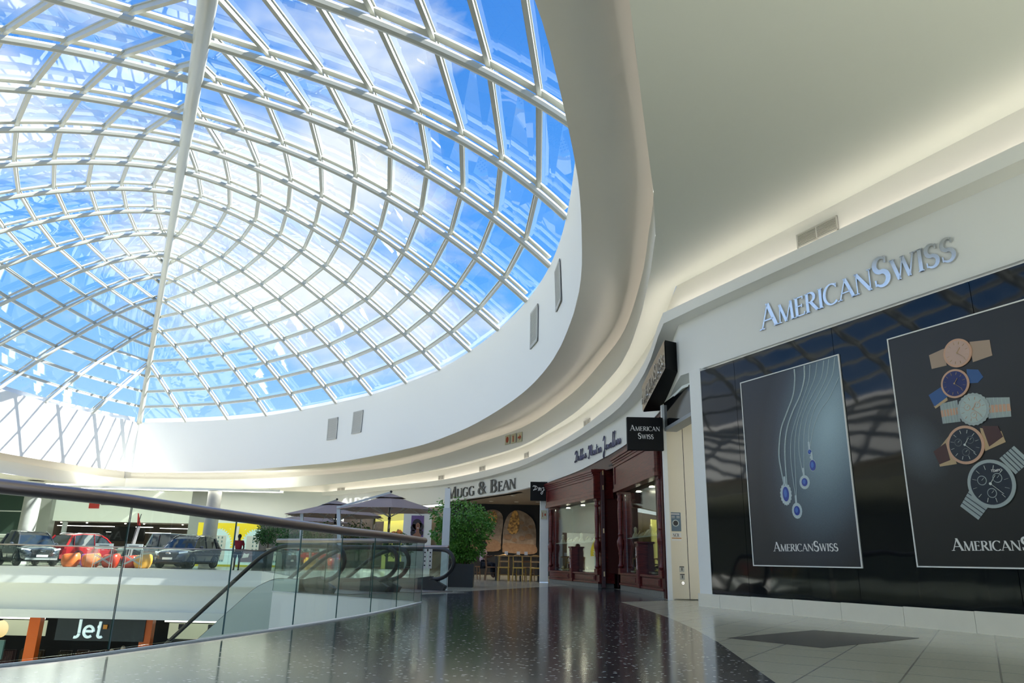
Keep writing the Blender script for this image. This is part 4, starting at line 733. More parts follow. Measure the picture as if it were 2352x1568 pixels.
def cafe_chair(x, y, rz, seatm, label, sc_=1.08):
    t = empty('cafe_chair', (x, y, 0), rz, label, 'chair', 'cafe chairs around the timber tables'); t.scale = (sc_,) * 3
    mb = MB(); mb.box(-.2, .2, -.2, .2, .43, .47); mb.build('seat', seatm, t, bevel=.012)
    for sx in (-.17, .17): mb = MB(); mb.tube([(sx * 1.1, -.2, 0), (sx, -.17, .44)], .018, 6); mb.build('leg', seatm, t); mb = MB(); mb.tube([(sx * 1.1, .23, 0), (sx, .18, .44), (sx * .95, .24, .86)], .018, 6); mb.build('leg', seatm, t)
    mb = MB(); mb.tube(sm([(-.17, .25, .84), (0, .29, .88), (.17, .25, .84)], 4), .022, 6); mb.bar((-.17, .22, .66), (.17, .22, .66), .02, .05); mb.build('backrest', M['walnut'] if seatm == M['walnut'] else M['oak'], t)
    mb = MB(); mb.bar((-.17, -.18, .2), (.17, -.18, .2), .018, .018); mb.bar((-.17, -.18, .25), (-.17, .2, .25), .018, .018); mb.bar((.17, -.18, .25), (.17, .2, .25), .018, .018); mb.build('stretcher', seatm, t)
    return t
M['beech'] = mat('beech_yellow', (.50, .32, .06), .4); M['walnut'] = mat('walnut_brown', (.20, .10, .045), .4)
for x, y, rz, m_, lb_ in [(-.62, 29.9, 1.7, M['walnut'], 'brown wooden cafe chair at the left end of the tables'), (-.15, 29.1, 3.2, M['beech'], 'yellow wooden cafe chair, first along the table front from the left'), (.47, 29.1, 2.8, M['beech'], 'yellow wooden cafe chair, second along the table front from the left'), (1.08, 29.1, 3.05, M['beech'], 'yellow wooden cafe chair beside the grey column'), (-.1, 30.8, 0, M['walnut'], 'brown wooden cafe chair behind the table farther from the column'), (.85, 30.8, .2, M['walnut'], 'brown wooden cafe chair behind the table nearer the column'), (-1.35, 31.0, 1.3, M['walnut'], 'brown wooden cafe chair in the shadow beside the planter')]: cafe_chair(x, y, rz, m_, lb_)
for x, lb_ in ((-.05, 'white menu holder on the cafe table farther from the column'), (.42, 'small white menu card at the middle of the cafe tables'), (.72, 'white napkin holder on the cafe table nearer the column')):
    e_ = empty('menu_holder', (x, 29.8, .94), 0, lb_, 'menu holder', 'small items on the cafe tables'); mb = MB(); mb.box(-.07, .07, -.04, .04, 0, .02); mb.build('base', M['dgrey'], e_); mb = MB(); mb.box(-.065, .065, -.012, .012, .02, .15); mb.build('card', M['paper'], e_)
# ================================================================ glass balustrades
def balustrade(name, pts, joints, zr, label, r=.05, railmat=None, smooth_=True, glass_h=None):
    t = empty(name, (pts[0][0], pts[0][1], 0), 0, label, 'balustrade', 'frameless glass balustrades'); o0 = Vector((pts[0][0], pts[0][1], 0)); P_ = [Vector((p[0], p[1], 0)) for p in pts]; a = arclen(P_)
    mb = MB(); rp = [p - o0 + Vector((0, 0, zr(a[i] / a[-1]))) for i, p in enumerate(P_)]; mb.tube(rp, r, 12); mb.sphere(rp[-1], r, 12, 8); mb.build('handrail', railmat or M['rail'], t, smooth=True)
    mb = MB(); [mb.bar(p - o0 + Vector((0, 0, .008)), q - o0 + Vector((0, 0, .008)), .04, .014) for p, q in zip(P_[:-1], P_[1:])]; mb.build('base_channel', M['alu_'], t)
    for s0, s1 in zip(joints[:-1], joints[1:]):
        n = 4; ps = [at_len(P_, a, s0 + .006 + (s1 - s0 - .012) * i / n) for i in range(n + 1)]; z = [zr(s / a[-1]) - r * .7 for s in [s0 + (s1 - s0) * i / n for i in range(n + 1)]]
        mb = MB()
        dn_ = (ps[-1] - ps[0]).normalized(); nn = Vector((dn_.y, -dn_.x, 0)) * .005
        rows = [[p - o0 - nn + Vector((0, 0, .03)), p - o0 - nn + Vector((0, 0, zz)), p - o0 + nn + Vector((0, 0, zz)), p - o0 + nn + Vector((0, 0, .03))] for p, zz in zip(ps, z)]
        mb.loft(rows, closed=True); mb.m = 1; mb.add(rows[0], [(0, 1, 2, 3)]); mb.add(rows[-1], [(3, 2, 1, 0)]); mb.build('glass_panel', [M['glass'], M['green_edge']], t)
    return t
a_ = arclen(BALs); def_near = lambda x, y: min(range(len(BALs)), key=lambda i: (BALs[i].x - x) ** 2 + (BALs[i].y - y) ** 2)
jn = [a_[def_near(x, y)] for x, y in [(-2.98, 6.1), (-2.69, 7.36), (-2.37, 8.49), (-2.09, 9.58), (-1.86, 10.7), (-1.7, 11.98)]]
jn = [jn[0] - 1.35 * k for k in (6, 5, 4, 3, 2, 1)] + jn + [a_[-1]]
balustrade('glass_balustrade', [(p.x, p.y) for p in BALs], jn, lambda f: lerp_tab([(0, 1.17), (.61, 1.17), (.66, 1.15), (.70, 1.12), (.75, 1.09), (.82, 1.065), (1, 1.065)], f), 'near curved glass balustrade with a thick brushed steel handrail beside the void', .052)
balustrade('glass_balustrade', [(-1.66, 13.88), (-5.03, 16.62)], [0, 1.2, 2.6, 4.5], lambda f: 1.06, 'straight glass balustrade along the escalator well, nearest the escalators', .045)
b3 = [(-1.52, 19.45), (-2.6, 20.45), (-5.2, 23.95), (-8.6, 30), (-11.9, 37.6)]; a3 = arclen([Vector((x, y, 0)) for x, y in b3]); balustrade('glass_balustrade', b3, [0, a3[1]] + [a3[1] + (a3[-1] - a3[1]) * i / 9 for i in range(1, 10)], lambda f: 1.05, 'glass balustrade along the terrace behind the escalators', .04)
b4 = [(-12.0, 37.62), (-18, 37.52), (-25, 37.37), (-31, 37.17)]; a4 = arclen([Vector((x, y, 0)) for x, y in b4]); balustrade('glass_balustrade', b4, [a4[-1] * i / 11 for i in range(12)], lambda f: .96 + .08 * f, 'long glass balustrade in front of the parked cars across the void', .03)
# ================================================================ escalators
def escalator(x, y, label):
    t = empty('escalator', (x, y, 0), atan2(DE.y, DE.x), label, 'escalator', 'pair of descending escalators'); Wd = 1.5; ang = radians(30); x1 = 2.1; L_ = 10.2
    cl = [(x1 * 0 + .0, 0), (x1, 0)] ; top = sm([(1.3, 0, 0), (1.9, -.03, 0), (2.6, -.24, 0), (3.3, -.62, 0)], 5); line_ = [(p.x, p.y) for p in top]; lx, lz = line_[-1]; line_ += [(lx + L_ * k / 6, lz - L_ * k / 6 * math.tan(ang)) for k in range(1, 7)]
    line_ = [(-.1, 0), (.75, 0), (.95, 0), (1.15, 0)] + line_
    for sy in (0, Wd):
        nose = [(.35, .26), (.05, .28), (-.25, .40), (-.42, .62), (-.36, .84), (-.12, .96), (.25, .98)]
        hp = [(p.x, sy, p.y) for p in sm([(a, b, 0) for a, b in nose], 4)] + [(a, sy, b + .98) for a, b in line_ if a > .5]
        mb = MB(); mb.tube(hp, .05, 8); mb.build('handrail', M['black'], t, smooth=True)
        mb = MB(); gl = [(a, b + .94) for a, b in line_ if a > .5]; lo = [(a, b + .26) for a, b in line_ if a > .5]
        mb.loft([[(-.36, sy, .6), (-.3, sy, .44)], [(-.28, sy, .84), (-.1, sy, .33)], [(-.05, sy, .93), (.1, sy, .28)], [(.3, sy, .94), (.4, sy, .26)]] + [[(a[0], sy, a[1]), (b[0], sy, b[1])] for a, b in zip(gl, lo)]); mb.build('glass_side', M['glass'], t)
        mb = MB(); mb.add([(-.12, sy - .045, 0), (.75, sy - .045, 0), (.95, sy - .045, .26), (.3, sy - .045, .34), (.15, sy - .045, .24), (-.2, sy - .045, .12)] + [(-.12, sy + .045, 0), (.75, sy + .045, 0), (.95, sy + .045, .26), (.3, sy + .045, .34), (.15, sy + .045, .24), (-.2, sy + .045, .12)], [(0, 1, 2, 3, 4, 5), (11, 10, 9, 8, 7, 6)] + [(i, i + 6, (i + 1) % 6 + 6, (i + 1) % 6) for i in range(6)]); mb.build('newel_skirt', M['dgrey'], t)
        mb = MB(); sl = [(a, b) for a, b in line_ if a > .7]; yo = sy - .09 if sy == 0 else sy + .09
        mb.loft([[(a, yo, b + .27), (a, sy + (.05 if sy == 0 else -.05), b + .27), (a, sy + (.05 if sy == 0 else -.05), b - .12)] for a, b in sl]); mb.build('deck', M['rail'], t)
        mb = MB(); mb.loft([[(a, yo, b + .26), (a, yo, b - .95)] for a, b in [(q[0], q[1]) for q in line_ if q[0] > .8]]); mb.build('side_cladding', mat('green_grey_cladding', (.52, .60, .56), .15), t)
    mb = MB()
    mb.box(-.5, 1.5, .08, Wd - .08, -.0, .012)
    a = 1.5; z = 0; k = 0
    while z > -5.2 and k < 40:
        dz = .0 if k < 2 else .2 * min(1, (k - 1) / 3); z -= dz; mb.box(a, a + .36, .08, Wd - .08, z - .22, z); a += .35; k += 1
    mb.build('steps', M['rail'], t)
    mb = MB(); mb.loft([[(p[0], -.08, p[1] - .95), (p[0], Wd + .08, p[1] - .95)] for p in line_ if p[0] > .8]); mb.build('soffit', M['white'], t)
    return t
escalator(-3.76 + NE.x * 1.5, 16.36 + NE.y * 1.5, 'nearer escalator with black handrails and clear glass sides')
escalator(-3.76 + NE.x * 3.35, 16.36 + NE.y * 3.35, 'farther escalator with black handrails beside the black planter')

def downlight(x, y, z, e_, label, col=(1, .86, .68), ang=110):  # spot lamps added to brighten the cafe wall picture and interior
    t = empty('downlight', (x, y, z), 0, label, 'light', 'added fill downlights in the cafe ceiling'); mb = MB(); mb.lathe([(.09, -.02), (.11, -.02), (.11, 0), (.09, 0)], 16); mb.build('trim_ring', M['white'], t); mb = MB(); mb.lathe([(.085, -.012), (.085, -.008)], 16); mb.build('lens', emis('fill_lens_glow', (1, .88, .7), 6.), t)
    ld = bpy.data.lights.new('lamp', 'SPOT'); ld.energy = e_; ld.color = col; ld.spot_size = radians(ang); ld.spot_blend = .6; ld.shadow_soft_size = .08; lo = bpy.data.objects.new('lamp', ld); COL.objects.link(lo); lo.parent = t; lo.location = (0, 0, -.04); return t
for k, (x, y) in enumerate([(-.9, 38.6), (.4, 38.6), (1.5, 38.4), (.2, 34.8), (1.2, 33.2), (.9, 30.6)]): downlight(x, y, 3.66, 45, 'added round fill downlight brightening the cafe interior')
# ================================================================ planting
M['leaf'] = mat('green_leaves', (.05, .19, .022), .45, noise=(3., .2, (.15, .36, .04))); M['leafd'] = mat('dark_leaves', (.03, .11, .022), .5, noise=(3., .2, (.08, .20, .035))); M['bark'] = mat('pale_bark', (.16, .11, .07), .8)
M['planter'] = mat('planter_charcoal', (.018, .019, .021), .45)
def tree(name, x, y, pot, foliage, label, n, ls, lm, cat='plant', trunks=((0, 0),), group=None, seed=1):
    """pot=(w,h); foliage = list of ellipsoids (cx,cy,cz,rx,ry,rz)"""
    rnd = random.Random(seed); t = empty(name, (x, y, 0), 0, label, cat, group)
    w_, h_ = pot; mb = MB(); a, b = w_ / 2, w_ / 2 * .94
    mb.add([(-b, -b, 0), (b, -b, 0), (b, b, 0), (-b, b, 0), (-a, -a, h_), (a, -a, h_), (a, a, h_), (-a, a, h_), (-a + .05, -a + .05, h_), (a - .05, -a + .05, h_), (a - .05, a - .05, h_), (-a + .05, a - .05, h_), (-a + .05, -a + .05, h_ - .06), (a - .05, -a + .05, h_ - .06), (a - .05, a - .05, h_ - .06), (-a + .05, a - .05, h_ - .06)],
           [(0, 3, 2, 1), (0, 1, 5, 4), (1, 2, 6, 5), (2, 3, 7, 6), (3, 0, 4, 7), (4, 5, 9, 8), (5, 6, 10, 9), (6, 7, 11, 10), (7, 4, 8, 11), (8, 9, 13, 12), (9, 10, 14, 13), (10, 11, 15, 14), (11, 8, 12, 15)]); mb.build('planter_box', M['planter'], t)
    mb = MB(); mb.box(-a + .05, a - .05, -a + .05, a - .05, h_ - .1, h_ - .05); mb.build('soil', mat('soil', (.03, .02, .012), .9), t)
    for i, (cx, cy_) in enumerate(trunks):
        mb = MB(); top = max(f[2] for f in foliage); k = rnd.choice(foliage); pts = sm([(cx, cy_, h_ - .07), (cx * 1.2 + rnd.uniform(-.04, .04), cy_ * 1.1, h_ + (top - h_) * .5), (cx * .6 + k[0] * .5, k[1] * .5, top)], 4); mb.tube(pts, [.03 * (1 - .6 * j / len(pts)) * (w_ / .8) ** .5 for j in range(len(pts))], 6)
        for q in range(4): f = rnd.choice(foliage); p0 = pts[len(pts) // 2 + q % 3]; mb.tube([p0, (f[0] + rnd.uniform(-.5, .5) * f[3], f[1] + rnd.uniform(-.5, .5) * f[4], f[2])], .010, 4)
        mb.build('stem', M['bark'], t)
    mb = MB()
    for i in range(n):
        f = foliage[i % len(foliage)]; u = Vector((rnd.gauss(0, 1), rnd.gauss(0, 1), rnd.gauss(0, 1))).normalized(); r = rnd.uniform(.45, 1) ** .5 * (1 + .12 * sin(9 * u.x + 5 * u.z + seed) + rnd.uniform(-.08, .1)); c = Vector((f[0] + u.x * f[3] * r, f[1] + u.y * f[4] * r, f[2] + u.z * f[5] * r))
        d = Vector((u.x + rnd.uniform(-.8, .8), u.y + rnd.uniform(-.8, .8), rnd.uniform(-1.2, .3))).normalized(); s = d.cross(Vector((rnd.uniform(-1, 1), rnd.uniform(-1, 1), rnd.uniform(-1, 1)))).normalized(); l_ = ls * rnd.uniform(.7, 1.3); w2 = l_ * .24
        mb.add([c, c + d * l_ * .5 + s * w2, c + d * l_, c + d * l_ * .5 - s * w2], [(0, 1, 2, 3)])
    mb.build('foliage', lm, t); return t
tree('potted_tree', -1.35, 22.1, (.80, .63), [(-.12, 0, 2.0, .80, .75, .50), (.15, .1, 1.62, .75, .7, .50), (-.3, -.1, 1.45, .55, .55, .45), (.2, 0, 1.15, .5, .5, .42), (.05, .1, .9, .35, .35, .25), (.35, 0, 1.75, .6, .6, .5)], 'large bushy green tree in a square black planter beside the escalator end', 9000, .085, M['leaf'], trunks=((-.15, .05), (0, 0), (.12, -.05), (.2, .1)), seed=3)
tree('potted_tree', -12.35, 39.2, (1.15, 1.0), [(0, 0, 2.1, .62, .6, .55), (.15, 0, 1.75, .6, .6, .42), (-.25, 0, 1.7, .45, .45, .4)], 'green potted tree in a tall black planter across the void, right of the person', 2200, .10, M['leafd'], trunks=((0, 0),), seed=5)
for (x, y, s_, lb_, sd_) in [(-9.4, 33.5, 1.0, 'dark green potted tree under the farthest umbrella', 11), (-7.8, 31.2, .95, 'dark green potted tree left of the slanted white umbrella post', 12), (-6.6, 33.0, 1.0, 'dark green potted tree behind the middle umbrella', 13), (-4.9, 33.4, .85, 'small leafy potted plant in front of the yellow shop window', 14), (-10.1, 36.6, 1.0, 'dark green potted tree beside the brown stone wall', 15)]:
    tree('potted_tree', x, y, (.7, .6), [(0, 0, 1.75 * s_, .65, .6, .5 * s_), (.2, 0, 1.35 * s_, .55, .5, .4 * s_), (-.25, 0, 1.3 * s_, .5, .5, .4 * s_)], lb_, 1500, .10, M['leafd'], seed=sd_, group=None)
# ================================================================ umbrellas
M['canvas'] = mat('grey_canvas', (.36, .27, .24), .8); M['alu'] = mat('silver_aluminium', (.45, .47, .48), .35, .6)
def umbrella(x, y, zr, zt, R_, rot, px, py, label):
    t = empty('umbrella', (x, y, 0), 0, label, 'umbrella', 'grey cantilever umbrellas over the terrace'); n = 8; mb = MB()
    rim = [(R_ * cos(rot + 2 * pi * i / n), R_ * sin(rot + 2 * pi * i / n), zr) for i in range(n)]; mid = [(R_ * .22 * cos(rot + 2 * pi * i / n), R_ * .22 * sin(rot + 2 * pi * i / n), zt - .10) for i in range(n)]
    for i in range(n):
        j = (i + 1) % n; a, b, c, d = rim[i], rim[j], mid[j], mid[i]; ab = tuple((p + q) / 2 * (.965 if k < 2 else 1) for k, (p, q) in enumerate(zip(a, b)))
        mb.add([a, ab, b, c, d, (0, 0, zt)], [(0, 1, 4), (1, 3, 4), (1, 2, 3), (3, 5, 4)])
    o = mb.build('canopy', M['canvas'], t); sdf = o.modifiers.new('solid', 'SOLIDIFY'); sdf.thickness = .012
    mb = MB(); ct = [(R_ * .30 * cos(rot + 2 * pi * i / n), R_ * .30 * sin(rot + 2 * pi * i / n), zt - .10 + .02 * (i % 2)) for i in range(n)]; mb.add(ct + [(0, 0, zt + .08)], [(i, (i + 1) % n, n) for i in range(n)]); mb.build('vent_cap', M['canvas'], t)
    for i in range(n):
        p = Vector(rim[i]); mb = MB(); mb.tube([(0, 0, zt - .06), p * .97 + Vector((0, 0, -.02 + .03 * zr * 0 - .0))], .012, 5); mb.tube([(0, 0, zr - .25), (p.x * .5, p.y * .5, zr + (zt - zr) * .5 - .04)], .011, 5); mb.build('rib', M['alu'], t)
    mb = MB(); mb.lathe([(.05, 0), (.06, .06), (.03, .12), (.022, .5)], 10, (0, 0, zr - .34)); mb.build('hub', M['black'], t); mb = MB(); mb.sphere((0, 0, zt + .14), .05, 8, 6); mb.build('finial', M['black'], t)
    mb = MB(); q = Vector((px - x, py - y, 0)); mb.bar(q, q + Vector((-.12, 0, .95)), .14, .14); mb.bar(q + Vector((-.0, 0, .9)), q * 1.10 + Vector((0, 0, zr + .1)), .09, .13, (1, 0, 0)); mb.build('post', M['alu'], t)
    mb = MB(); mb.bar(q * 1.10 + Vector((0, 0, zr + .05)), (0, 0, zt + .12), .05, .07); mb.build('arm', M['alu'], t); mb = MB(); mb.box(q.x - .45, q.x + .45, q.y - .45, q.y + .45, 0, .08); mb.build('base_plate', M['dgrey'], t); return t
umbrella(-4.35, 27.5, 2.42, 2.95, 1.92, .2, -6.0, 27.2, 'nearest and largest grey cantilever umbrella with a pinched top cap')
umbrella(-7.4, 32.2, 2.42, 2.98, 2.15, .5, -8.5, 31.4, 'middle grey cantilever umbrella, lower left of the largest one')
umbrella(-9.5, 36.0, 2.28, 2.72, 2.05, .1, -8.2, 36.5, 'farthest grey cantilever umbrella, just above the steel handrail')
wp = empty('post', (-1.72, 21.0, 0), 0, 'tall slim white post with a wider lower sleeve in front of the bushy tree', 'post'); mb = MB(); mb.box(-.075, .075, -.075, .075, 2.1, 2.66); mb.build('upper_tube', M['white'], wp); mb = MB(); mb.box(-.10, .10, -.10, .10, 0, 2.12); mb.build('sleeve', M['greycol'], wp)
# ================================================================ shopfronts behind the terrace
def behind(s0, s1, d, z0, z1, name, m_, label=None, cat=None, n=6, dd=.08, parent=None):
    a = arclen(S2); ps = [at_len(S2, a, s0 + (s1 - s0) * i / n) for i in range(n + 1)]; of = offset_xy(ps, d); of2 = offset_xy(ps, d + dd); mb = MB(); rows = [[(p.x, p.y, z0), (p.x, p.y, z1), (q.x, q.y, z1), (q.x, q.y, z0)] for p, q in zip(of, of2)]; mb.loft(rows, closed=True); mb.add(rows[0], [(0, 1, 2, 3)]); mb.add(rows[-1], [(3, 2, 1, 0)]); o = mb.build(name, m_, parent)
    return tag(o, label, cat) if label else o
struct(behind(28, 46.2, 1.6, 0, 3.7, 'wall_shopfront', mat('shop_dark_brown', (.045, .035, .028), .6, noise=(3., .2, (.11, .075, .05)))))
yw = empty('shop_window', (0, 0, 0), 0, 'bright yellow-green lit shop window behind the umbrellas', 'shop window')
M['yglow'] = mat('yellow_lit_wall', (.62, .58, .16), .5, emit=(.75, .72, .20), es=.12)
behind(31.0, 34.9, .9, .1, 3.3, 'lit_back_wall', M['yglow'], parent=yw); behind(30.9, 35.0, .3, 2.9, 3.3, 'header', M['yglow'], parent=yw); [behind(s, s + .12, .2, 0, 3.4, 'mullion', M['black'], n=1, dd=.1, parent=yw) for s in (30.9, 33.2, 34.95, 36.4)]
mb = MB(); a_s = arclen(S2); p = at_len(S2, a_s, 32.4); [mb.sphere((p.x + .3 * i, p.y + .6, 2.1 + .1 * (i % 2)), .2, 8, 6) for i in range(3)]; mb.build('display', C_('orange_flowers', (.5, .16, .03)), yw)
# white wall with portrait poster
pw = empty('poster_wall', (-4.62, 38.4, 0), 0, 'white wall panel carrying a portrait poster of a smiling woman', 'wall panel'); mb = MB(); mb.box(-.72, .72, 0, .12, 0, 2.95); mb.build('panel', M['white'], pw)
pp = empty('portrait_poster', (-4.62, 38.38, 0), 0, 'purple portrait poster of a smiling woman with dark curly hair', 'poster'); mb = MB(); mb.box(-.32, .32, -.02, 0, 1.7, 2.85); mb.build('print', C_('purple_print', (.17, .09, .28)), pp)
mb = MB(); [disc(mb, x, z, r, r * 1.1, -.02, 16, 0, .008) for x, z, r in [(-.02, 2.42, .24), (-.17, 2.25, .16), (.15, 2.3, .18), (-.2, 2.0, .13), (.18, 2.0, .14)]]; mb.build('hair', C_('dark_hair', (.02, .012, .015)), pp)
mb = MB(); disc(mb, .03, 2.32, .115, .175, -.028, 20, 0, .006); plate(mb, [(-.05, 2.2), (.09, 2.2), (.12, 2.0), (.22, 1.88), (.2, 1.72), (-.25, 1.72), (-.22, 1.88), (-.06, 2.0)], -.026, .006); mb.build('skin', C_('warm_skin', (.34, .15, .08)), pp)
mb = MB(); disc(mb, .04, 2.235, .05, .018, -.034, 12, 0, .004); mb.build('smile', M['paper'], pp); mb = MB(); [disc(mb, x, 2.36, .018, .01, -.034, 8, 0, .004) for x in (-.01, .08)]; plate(mb, [(.03, 2.34), (.045, 2.34), (.05, 2.28), (.025, 2.28)], -.034, .003); mb.build('eyes', C_('dark_hair', (.02, .012, .015)), pp)
# panelled corner of the fascia
pc = S2[-1]; mb = MB(); q = Vector((-22.0, 60, 0)); mb.loft([[(pc.x, pc.y, 3.66), (pc.x, pc.y, 4.55), (pc.x - .3, pc.y - .1, 4.6), (pc.x - .3, pc.y - .1, 4.8), (pc.x, pc.y, 4.8), (pc.x, pc.y, 5.4)], [(q.x + 3.2, q.y, 3.66), (q.x + 3.2, q.y, 4.55), (q.x + 2.9, q.y, 4.6), (q.x + 2.9, q.y, 4.8), (q.x + 3.2, q.y, 4.8), (q.x + 3.2, q.y, 5.4)]]); struct(mb.build('trim_9', M['white']))
fp = empty('wall_moulding', (0, 0, 0), 0, 'three framed mouldings on the fascia at the far corner above the umbrellas', 'moulding')
for s0, s1 in ((45.3, 45.9), (42.3, 45.0), (41.2, 41.9)):
    mb = MB()
    for z in (3.85, 4.38): pth = [at_len(S2, a_s, s0 + (s1 - s0) * k / 3) for k in range(4)]; of = offset_xy(pth, -.03); [mb.bar((u.x, u.y, z), (v.x, v.y, z), .04, .03) for u, v in zip(of[:-1], of[1:])]
    for s in (s0, s1): u = offset_xy([at_len(S2, a_s, s - .05), at_len(S2, a_s, s)], -.03)[1]; mb.bar((u.x, u.y, 3.84), (u.x, u.y, 4.39), .04, .04, (1, 0, 0))
    mb.build('moulding', M['greycol'], fp)
# ================================================================ far gallery behind the cars
def pillar(x, y, r, label): t = empty('pillar', (x, y, 0), 0, label, 'pillar', 'round concrete pillars across the void'); mb = MB(); mb.lathe([(r, 0), (r, 4.72)], 28); mb.build('shaft', M['concrete'], t, auto=50); mb = MB(); mb.lathe([(r + .05, 4.6), (r + .05, 4.72)], 28); mb.build('collar', M['ceil'], t); return t
pillar(-18.7, 47.5, .42, 'round grey pillar between the white store sign and the yellow graphic window'); pillar(-28.6, 45.0, .45, 'thick round grey pillar at the left behind the dark grey car')
st = empty('store_sign', (-27, 52, 0), 0, 'huge white blank sign board with a red square above the dark store entrance', 'sign'); mb = MB(); mb.box(-5.1, 5.3, 0, .3, 2.75, 5.2); mb.build('board', mat('sign_board', (.80, .84, .74), .5, emit=(.8, .86, .7), es=.10), st)
mb = MB(); mb.box(-2.05, -1.35, -.06, 0, 3.62, 4.2); mb.build('red_square', C_('store_red', (.62, .03, .02)), st); mb = MB(); [mb.box(-1.25 + k, -1.25 + k + l_, -.04, 0, 3.86, 3.90) for k, l_ in ((0, .75), (1.0, .5), (1.65, .25), (2.1, .5), (2.8, .2), (3.1, .35), (3.6, .25))]; mb.build('lettering', M['dgrey'], st)
stb = empty('shop_entrance', (-27, 52.4, 0), 0, 'dark open store entrance with rows of white strip lights', 'shop front'); mb = MB(); mb.box(-5, 5.3, 4.0, 4.1, 0, 2.9); mb.box(-5, -4.9, .3, 4, 0, 2.9); mb.box(-5, 5.3, 0, 4, 2.72, 2.76); mb.build('interior', mat('store_brown', (.13, .10, .075), .6), stb)
for a, b, y, z in ((-4.6, -.6, .6, 2.45), (.9, 2.1, .6, 2.45), (2.6, 4.7, .6, 2.4), (-1.6, .3, 1.5, 2.1), (.8, 3.0, 1.5, 2.1)): mb = MB(); mb.box(a, b, y, y + .05, z, z + .035); mb.build('strip_light', emis('store_strip', (1, .95, .85), 3.), stb)
for a in (-4.3, -2.5, .2, 1.5, 4.2): mb = MB(); mb.lathe([(.0, 0), (.05, 0), (.06, .03), (0, .031)], 10, (a, .5, 2.66)); mb.build('downlight', M['ledw'], stb)
mb = MB(); mb.box(-3.9, -3.65, 0, .2, 0, 2.75); mb.box(4.9, 5.0, 0, .2, 0, 2.75); mb.build('frame_post', M['greycol'], stb); mb = MB(); mb.box(-.9, 1.4, .9, 1.1, 1.5, 2.5); mb.box(-1.8, -.4, 1.5, 1.7, 1.9, 2.3); mb.build('dark_screen', M['blackm'], stb); mb = MB(); mb.box(.75, 1.1, -.05, 0, 1.0, 1.3); mb.build('yellow_notice', C_('notice_yellow', (.65, .62, .05)), stb)
mb = MB(); mb.box(-32.7, -31.4, 51.6, 52.3, 0, 5.2); mb.box(-21.6, -20.2, 51.0, 51.6, 0, 5.2); struct(mb.build('trim_10', mat('grey_marble', (.40, .42, .38), .3, noise=(2., .3, (.46, .48, .44)))))
cg = empty('glass_curtain_wall', (-38, 51.5, 0), 0, 'green tinted glass curtain wall with thin white mullions at the far left', 'glass wall'); mb = MB(); mb.box(-1, 5.2, 0, .03, 0, 5.0); mb.build('glass', mat('green_glass', (.06, .10, .075), .08), cg)
for x in (.1, 2.5, 5.0): mb = MB(); mb.box(x - .03, x + .03, -.06, 0, 0, 5); mb.build('mullion', M['white'], cg)
for z in (1.75, 3.3): mb = MB(); mb.box(-1, 5.2, -.05, 0, z - .035, z + .035); mb.build('transom', M['white'], cg)
mb = MB(); [mb.bar((2.5 - .3, -.1, 3.0 - .3 * k), (2.5 + .3, -.1, 3.0 + .3 * k), .03, .04) for k in (-1, 1)]; [mb.sphere((2.5 + sx * .3, -.1, 3.0 + sz * .3), .06, 8, 6) for sx in (-1, 1) for sz in (-1, 1)]; mb.build('spider_fitting', M['chrome'], cg)
mb = MB(); mb.box(1.0, 5.0, -.1, -.05, .2, 1.7); mb.build('print', mat('pale_green_print', (.6, .68, .58), .5), cg); mb = MB(); mb.tube([(1.6 + .25 * cos(a), -.12, 1.35 + .3 * sin(a)) for a in [k * pi / 10 for k in range(-2, 13)]], .035, 5); [mb.box(2.8, 4.6, -.12, -.1, z, z + .03) for z in (1.0, 1.25, 1.5)]; mb.build('print_lines', M['dgrey'], cg)
M['gyel'] = mat('graphic_yellow_fill', (.72, .58, .02), .5, emit=(.8, .62, .02), es=.15)
# graphic window with yellow cogs
gw = empty('graphic_window', (-18.7, 50, 0), 0, 'shop window graphic with big yellow toothed arches right of the pillar', 'window graphic')
mb = MB(); mb.box(-1.8, 3.2, 0, .05, .12, 2.75); mb.build('print', mat('aqua_print', (.42, .60, .58), .5, noise=(5., .2, (.5, .66, .64)), emit=(.42, .6, .58), es=.18), gw); mb = MB(); mb.box(-1.8, 3.2, -.05, 0, 0, .12); mb.build('sill', C_('notice_yellow', (.65, .62, .05)), gw)
for cx in (-.55, 2.25):
    mb = MB(); n = 44
    for i in range(n):
        a = pi * (i / n) * 1.1 - .15; b = pi * ((i + 1) / n) * 1.1 - .15; ro, ri = 1.35, 1.02 + (.10 if i % 2 else 0)
        plate(mb, [(cx + ro * cos(a), 1.35 + ro * sin(a)), (cx + ro * cos(b), 1.35 + ro * sin(b)), (cx + ri * cos(b), 1.35 + ri * sin(b)), (cx + ri * cos(a), 1.35 + ri * sin(a))], -.002, .01)
    mb.build('toothed_arch', mat('graphic_yellow', (.72, .58, .02), .5, emit=(.8, .62, .02), es=.15), gw)
    mb = MB(); mb.box(cx - .75, cx + .7, -.008, 0, .35, 1.95); mb.build('printed_building', C_('print_white', (.75, .78, .72)), gw); mb = MB(); [mb.box(cx - .35 + .25 * i, cx - .27 + .25 * i, -.014, -.008, .75 + .25 * j, .88 + .25 * j) for i in range(4) for j in range(5)]; [mb.box(cx - .7 + .14 * i, cx - .62 + .14 * i, -.014, -.008, .3, .42) for i in range(10)]; mb.build('printed_windows', C_('print_teal', (.12, .25, .25)), gw)
